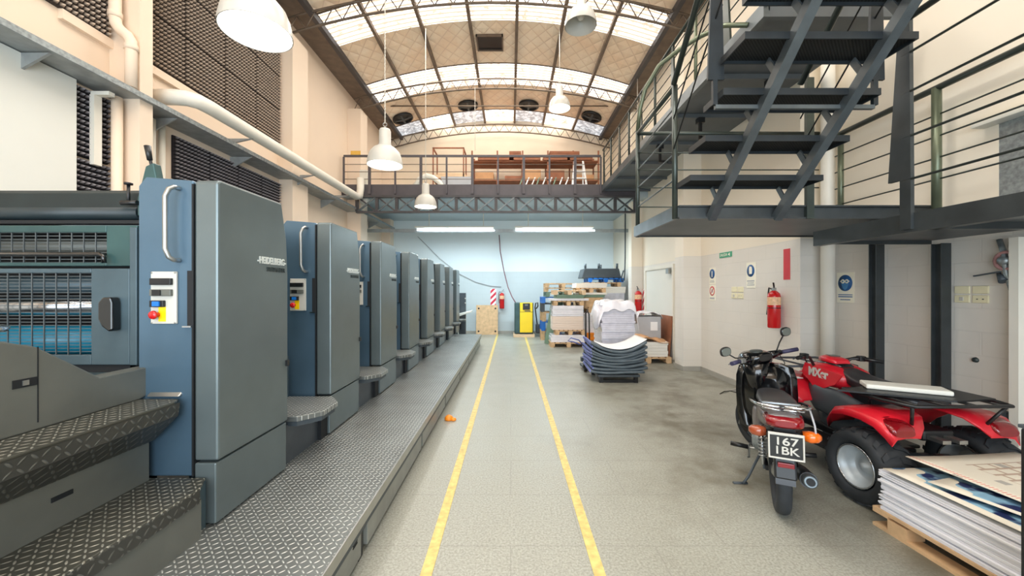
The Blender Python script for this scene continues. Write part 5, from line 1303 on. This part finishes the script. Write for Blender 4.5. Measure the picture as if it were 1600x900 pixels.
part('front_fork', B().tube([(-.06, .0, .80), (-.065, .20, .30)], .014, 10).tube([(.06, .0, .80), (.065, .20, .30)], .014, 10), M['alu'], stg)
prof = [(-.05, .05, .235 + .325 * math.cos(a), .285 + .325 * math.sin(a)) for a in [math.radians(d) for d in (50, 65, 80, 95, 110, 128, 145)]]
part('front_mudguard', B().strip(prof, .01), M['gloss_black'], stg)

# ------------------------------------------------------------------ quad bike
qb = thing('quad_bike', 'red four-wheel quad bike with big tyres and rear rack', 'quad bike', (3.10, 2.90, 0), rot=(0, 0, .02))
wheel('rear_wheel', qb, (-.41, 0, .275), .275, .062, .155, M['rim'], 0, .125, disc_rim=True, tread=18)
wheel('rear_wheel', qb, (.41, 0, .275), .275, .062, .155, M['rim'], 0, .125, disc_rim=True, tread=18)
wheel('front_wheel', qb, (-.40, 1.12, .265), .265, .06, .15, M['rim'], 0, .095, disc_rim=True, tread=18)
wheel('front_wheel', qb, (.40, 1.12, .265), .265, .06, .15, M['rim'], 0, .095, disc_rim=True, tread=18)
part('rear_axle', B().cyl((-.36, 0, .275), (.36, 0, .275), .03, 14).lathe([(.001, -.06), (.09, -.06), (.09, .06), (.001, .06)], (0, 0, .275), 20, 'x'), M['dgrey'], qb)
part('brake_drum', B().lathe([(.001, .12), (.08, .12), (.08, .22), (.001, .22)], (0, 0, .275), 20, 'x'), M['alu'], qb)
part('swing_arm', B().bar((0, 0, .28), (0, .5, .36), .10, .06), M['black'], qb)
sa = part('rear_shock', B().cyl((-.18, .02, .30), (-.15, .12, .60), .016, 10), M['alu'], qb)
part('spring', B().tube([(-.17 + .032 * math.cos(k * .8), .05 + .0012 * k + .032 * math.sin(k * .8), .34 + .0036 * k) for k in range(62)], .007, 6), M['alu'], sa)
part('front_axle_arms', B().bar((-.36, 1.12, .27), (-.1, 1.05, .36), .03, .03).bar((.36, 1.12, .27), (.1, 1.05, .36), .03, .03).bar((-.36, 1.12, .22), (-.1, 1.0, .24), .03, .03).bar((.36, 1.12, .22), (.1, 1.0, .24), .03, .03), M['black'], qb)
part('chassis', B().box(-.14, .14, .15, 1.15, .26, .34).box(-.12, .12, -.12, .3, .50, .58), M['black'], qb, bevel=.02)
part('engine', B().hull([(.35, 0, .42, .12, .10), (.45, 0, .42, .16, .15), (.7, 0, .44, .16, .16), (.82, 0, .42, .1, .12)], 18), M['dgrey'], qb)
for x in (-.285, .285): part('foot_well', B().box(x - .135, x + .135, .38, .84, .24, .27), M['black'], qb, bevel=.01)
for s_ in (-1, 1):
    # rear fender: bends over the wheel, widening rearwards, with a drooping rear corner
    f = [(-.30, .34, .50), (-.26, .30, .58), (-.25, .22, .65), (-.24, .10, .685), (-.23, -.04, .69), (-.30, -.14, .67), (-.40, -.20, .615), (-.50, -.225, .56)]
    xo = [-.42, -.47, -.505, -.515, -.515, -.51, -.49, -.46]
    rg = []
    for (xi, y, z), x2 in zip(f, xo):
        a, c = s_ * xi * .5, s_ * x2
        rg.append([(a, y, z + .02), ((a + c) / 2, y, z + .022), (c * .93, y, z + .008), (c, y, z - .05), (c * .985, y, z - .05), (c * .91, y, z - .006), ((a + c) / 2, y, z + .006), (a, y, z + .004)])
    part('rear_fender', B().rings(rg, False, True, True), M['quad_red'], qb)
    part('tail_light', B().hull([(-.235, s_ * .37, .60, .07, .025), (-.21, s_ * .37, .62, .09, .035), (-.13, s_ * .37, .66, .09, .03)], 18), M['red_lens'], qb)
    f = [(-.14, .72, .56), (-.16, .84, .68), (-.18, .98, .735), (-.18, 1.14, .74), (-.18, 1.3, .70), (-.16, 1.42, .60)]
    xo = [-.36, -.45, -.50, -.50, -.48, -.42]
    rg = []
    for (xi, y, z), x2 in zip(f, xo):
        a, c = s_ * xi * .5, s_ * x2
        rg.append([(a, y, z + .02), ((a + c) / 2, y, z + .02), (c * .93, y, z + .008), (c, y, z - .05), (c * .98, y, z - .05), (c * .9, y, z - .006), ((a + c) / 2, y, z + .006), (a, y, z + .004)])
    part('front_fender', B().rings(rg, False, True, True), M['quad_red'], qb)
    part('fender_label', B().box(s_ * .27 - .05, s_ * .27 + .05, .86, .93, .735, .738), M['paper'], qb)
    part('knee_panel', B().hull([(.30, s_ * .17, .58, .03, .08), (.5, s_ * .19, .58, .05, .13), (.72, s_ * .20, .60, .05, .12), (.84, s_ * .17, .62, .03, .08)], 16), M['dgrey'], qb)
part('seat', B().hull([(-.08, 0, .76, .12, .03), (.0, 0, .775, .16, .05), (.25, 0, .775, .155, .055), (.45, 0, .79, .13, .06), (.60, 0, .835, .10, .055), (.66, 0, .85, .05, .03)], 24, p=3), M['seat'], qb)
part('tank_cover', B().hull([(.50, 0, .78, .12, .05), (.58, 0, .79, .18, .09), (.72, 0, .80, .21, .11), (.86, 0, .80, .20, .10), (.98, 0, .77, .14, .07), (1.05, 0, .74, .06, .03)], 24, p=3.2), M['quad_red'], qb)
part('tank_top', B().hull([(.62, 0, .895, .06, .012), (.70, 0, .905, .10, .02), (.84, 0, .90, .10, .02), (.92, 0, .87, .06, .02)], 18), M['gloss_black'], qb)
# red painted chevron with lettering on the rider-side left face
pl_ = part('side_emblem', B().prism([(.42, .86), (.84, .90), (.88, .80), (.70, .66), (.50, .76)], -.225, -.215), M['quad_red'], qb, bevel=.004)
text('emblem_lettering', 'MXer', .11, M['white'], qb, (-.228, .68, .825), 'nx', .002, .22, bold=.004)
text('emblem_lettering', 'MXer', .09, M['white'], qb, (0, .493, .80), 'ny', .002, .2, bold=.003, rot=(-.15, 0, 0))
qs = bpy.data.objects.new('steering', None); COL.objects.link(qs); qs.parent = qb; qs.location = (-.14, 0, 0); qs.rotation_euler = (0, .05, 0)
pod = part('instrument_pod', B().hull([(.66, .09, .925, .065, .02), (.70, .09, .935, .09, .03), (.80, .09, .945, .09, .035), (.88, .09, .93, .05, .03)], 20, p=3.4), M['quad_red'], qs)
part('display', B().box(.045, .135, .74, .81, .972, .982), M['panel_grey'], pod, bevel=.004)
hb = part('handlebar', B().tube([(-.38, .60, .965), (-.28, .66, .975), (-.20, .70, .965), (-.12, .74, .88), (-.07, .76, .85), (.07, .76, .85), (.12, .74, .88), (.20, .70, .965), (.28, .66, .975), (.38, .60, .965)], .012, 10), M['black'], qs)
for s_ in (-1, 1):
    part('grip', B().tube([(.28 * s_, .66, .975), (.395 * s_, .592, .964)], .018, 12), M['black'], hb)
    part('lever', B().tube([(.24 * s_, .70, .965), (.32 * s_, .70, .955), (.39 * s_, .65, .945)], .006, 6), M['dgrey'], hb)
    part('switch_box', B().box(s_ * .27 - .03, s_ * .27 + .03, .65, .70, .95, 1.0), M['black'], hb, bevel=.008)
part('cables', B().tube([(-.25, .69, .99), (-.16, .80, .93), (-.06, .86, .84)], .006, 6).tube([(.25, .69, .99), (.16, .80, .93), (.06, .86, .84)], .006, 6), M['black'], hb)
# racks
b = B(); 
for x in (-.36, -.12, .12, .36): b.tube([(x, .95, .84), (x, 1.4, .84)], .010, 8)
b.tube([(-.38, .93, .84), (.38, .93, .84), (.42, 1.2, .84), (.36, 1.42, .84), (-.36, 1.42, .84), (-.42, 1.2, .84)], .012, 8, closed=True)
fr_ = part('front_rack', b, M['dgrey'], qb)
for x in (-.3, .3): part('rack_leg', B().cyl((x, 1.0, .72), (x, 1.0, .84), .011, 8), M['dgrey'], fr_)
b = B()
for x in (-.30, -.10, .10, .30): b.tube([(x, -.26, .80), (x, .20, .80)], .010, 8)
b.tube([(-.40, .22, .80), (.40, .22, .80), (.40, -.10, .80), (.34, -.27, .80), (-.34, -.27, .80), (-.40, -.10, .80)], .013, 8, closed=True)
rr = part('rear_rack', b, M['black'], qb)
for x in (-1, 1):
    part('rack_leg', B().cyl((.26 * x, -.17, .62), (.34 * x, -.25, .80), .011, 8), M['black'], rr)
    part('rack_leg', B().cyl((.25 * x, .15, .70), (.25 * x, .15, .80), .011, 8), M['black'], rr)
part('hitch_plates', B().box(-.09, -.03, -.22, -.10, .52, .545).box(.03, .09, -.22, -.10, .52, .545), M['alu'], qb)
tag(part('rack_board', B().prism([(-.50, .05), (.05, .24), (.40, .05), (.40, -.22), (.06, -.27)], 0, .012, 'z'), M['black'], loc=(3.03, 2.93, .818), rot=(0, 0, .02)), 'thin black flat board lying across the quad bike rear rack', 'board')
tag(part('foam_slab', B().box(-.24, .24, -.09, .09, 0, .035), M['panel_white'], bevel=.01, loc=(3.02, 2.95, .832), rot=(0, 0, -.5)), 'pale grey foam slab lying on top of the rear rack', 'foam slab')
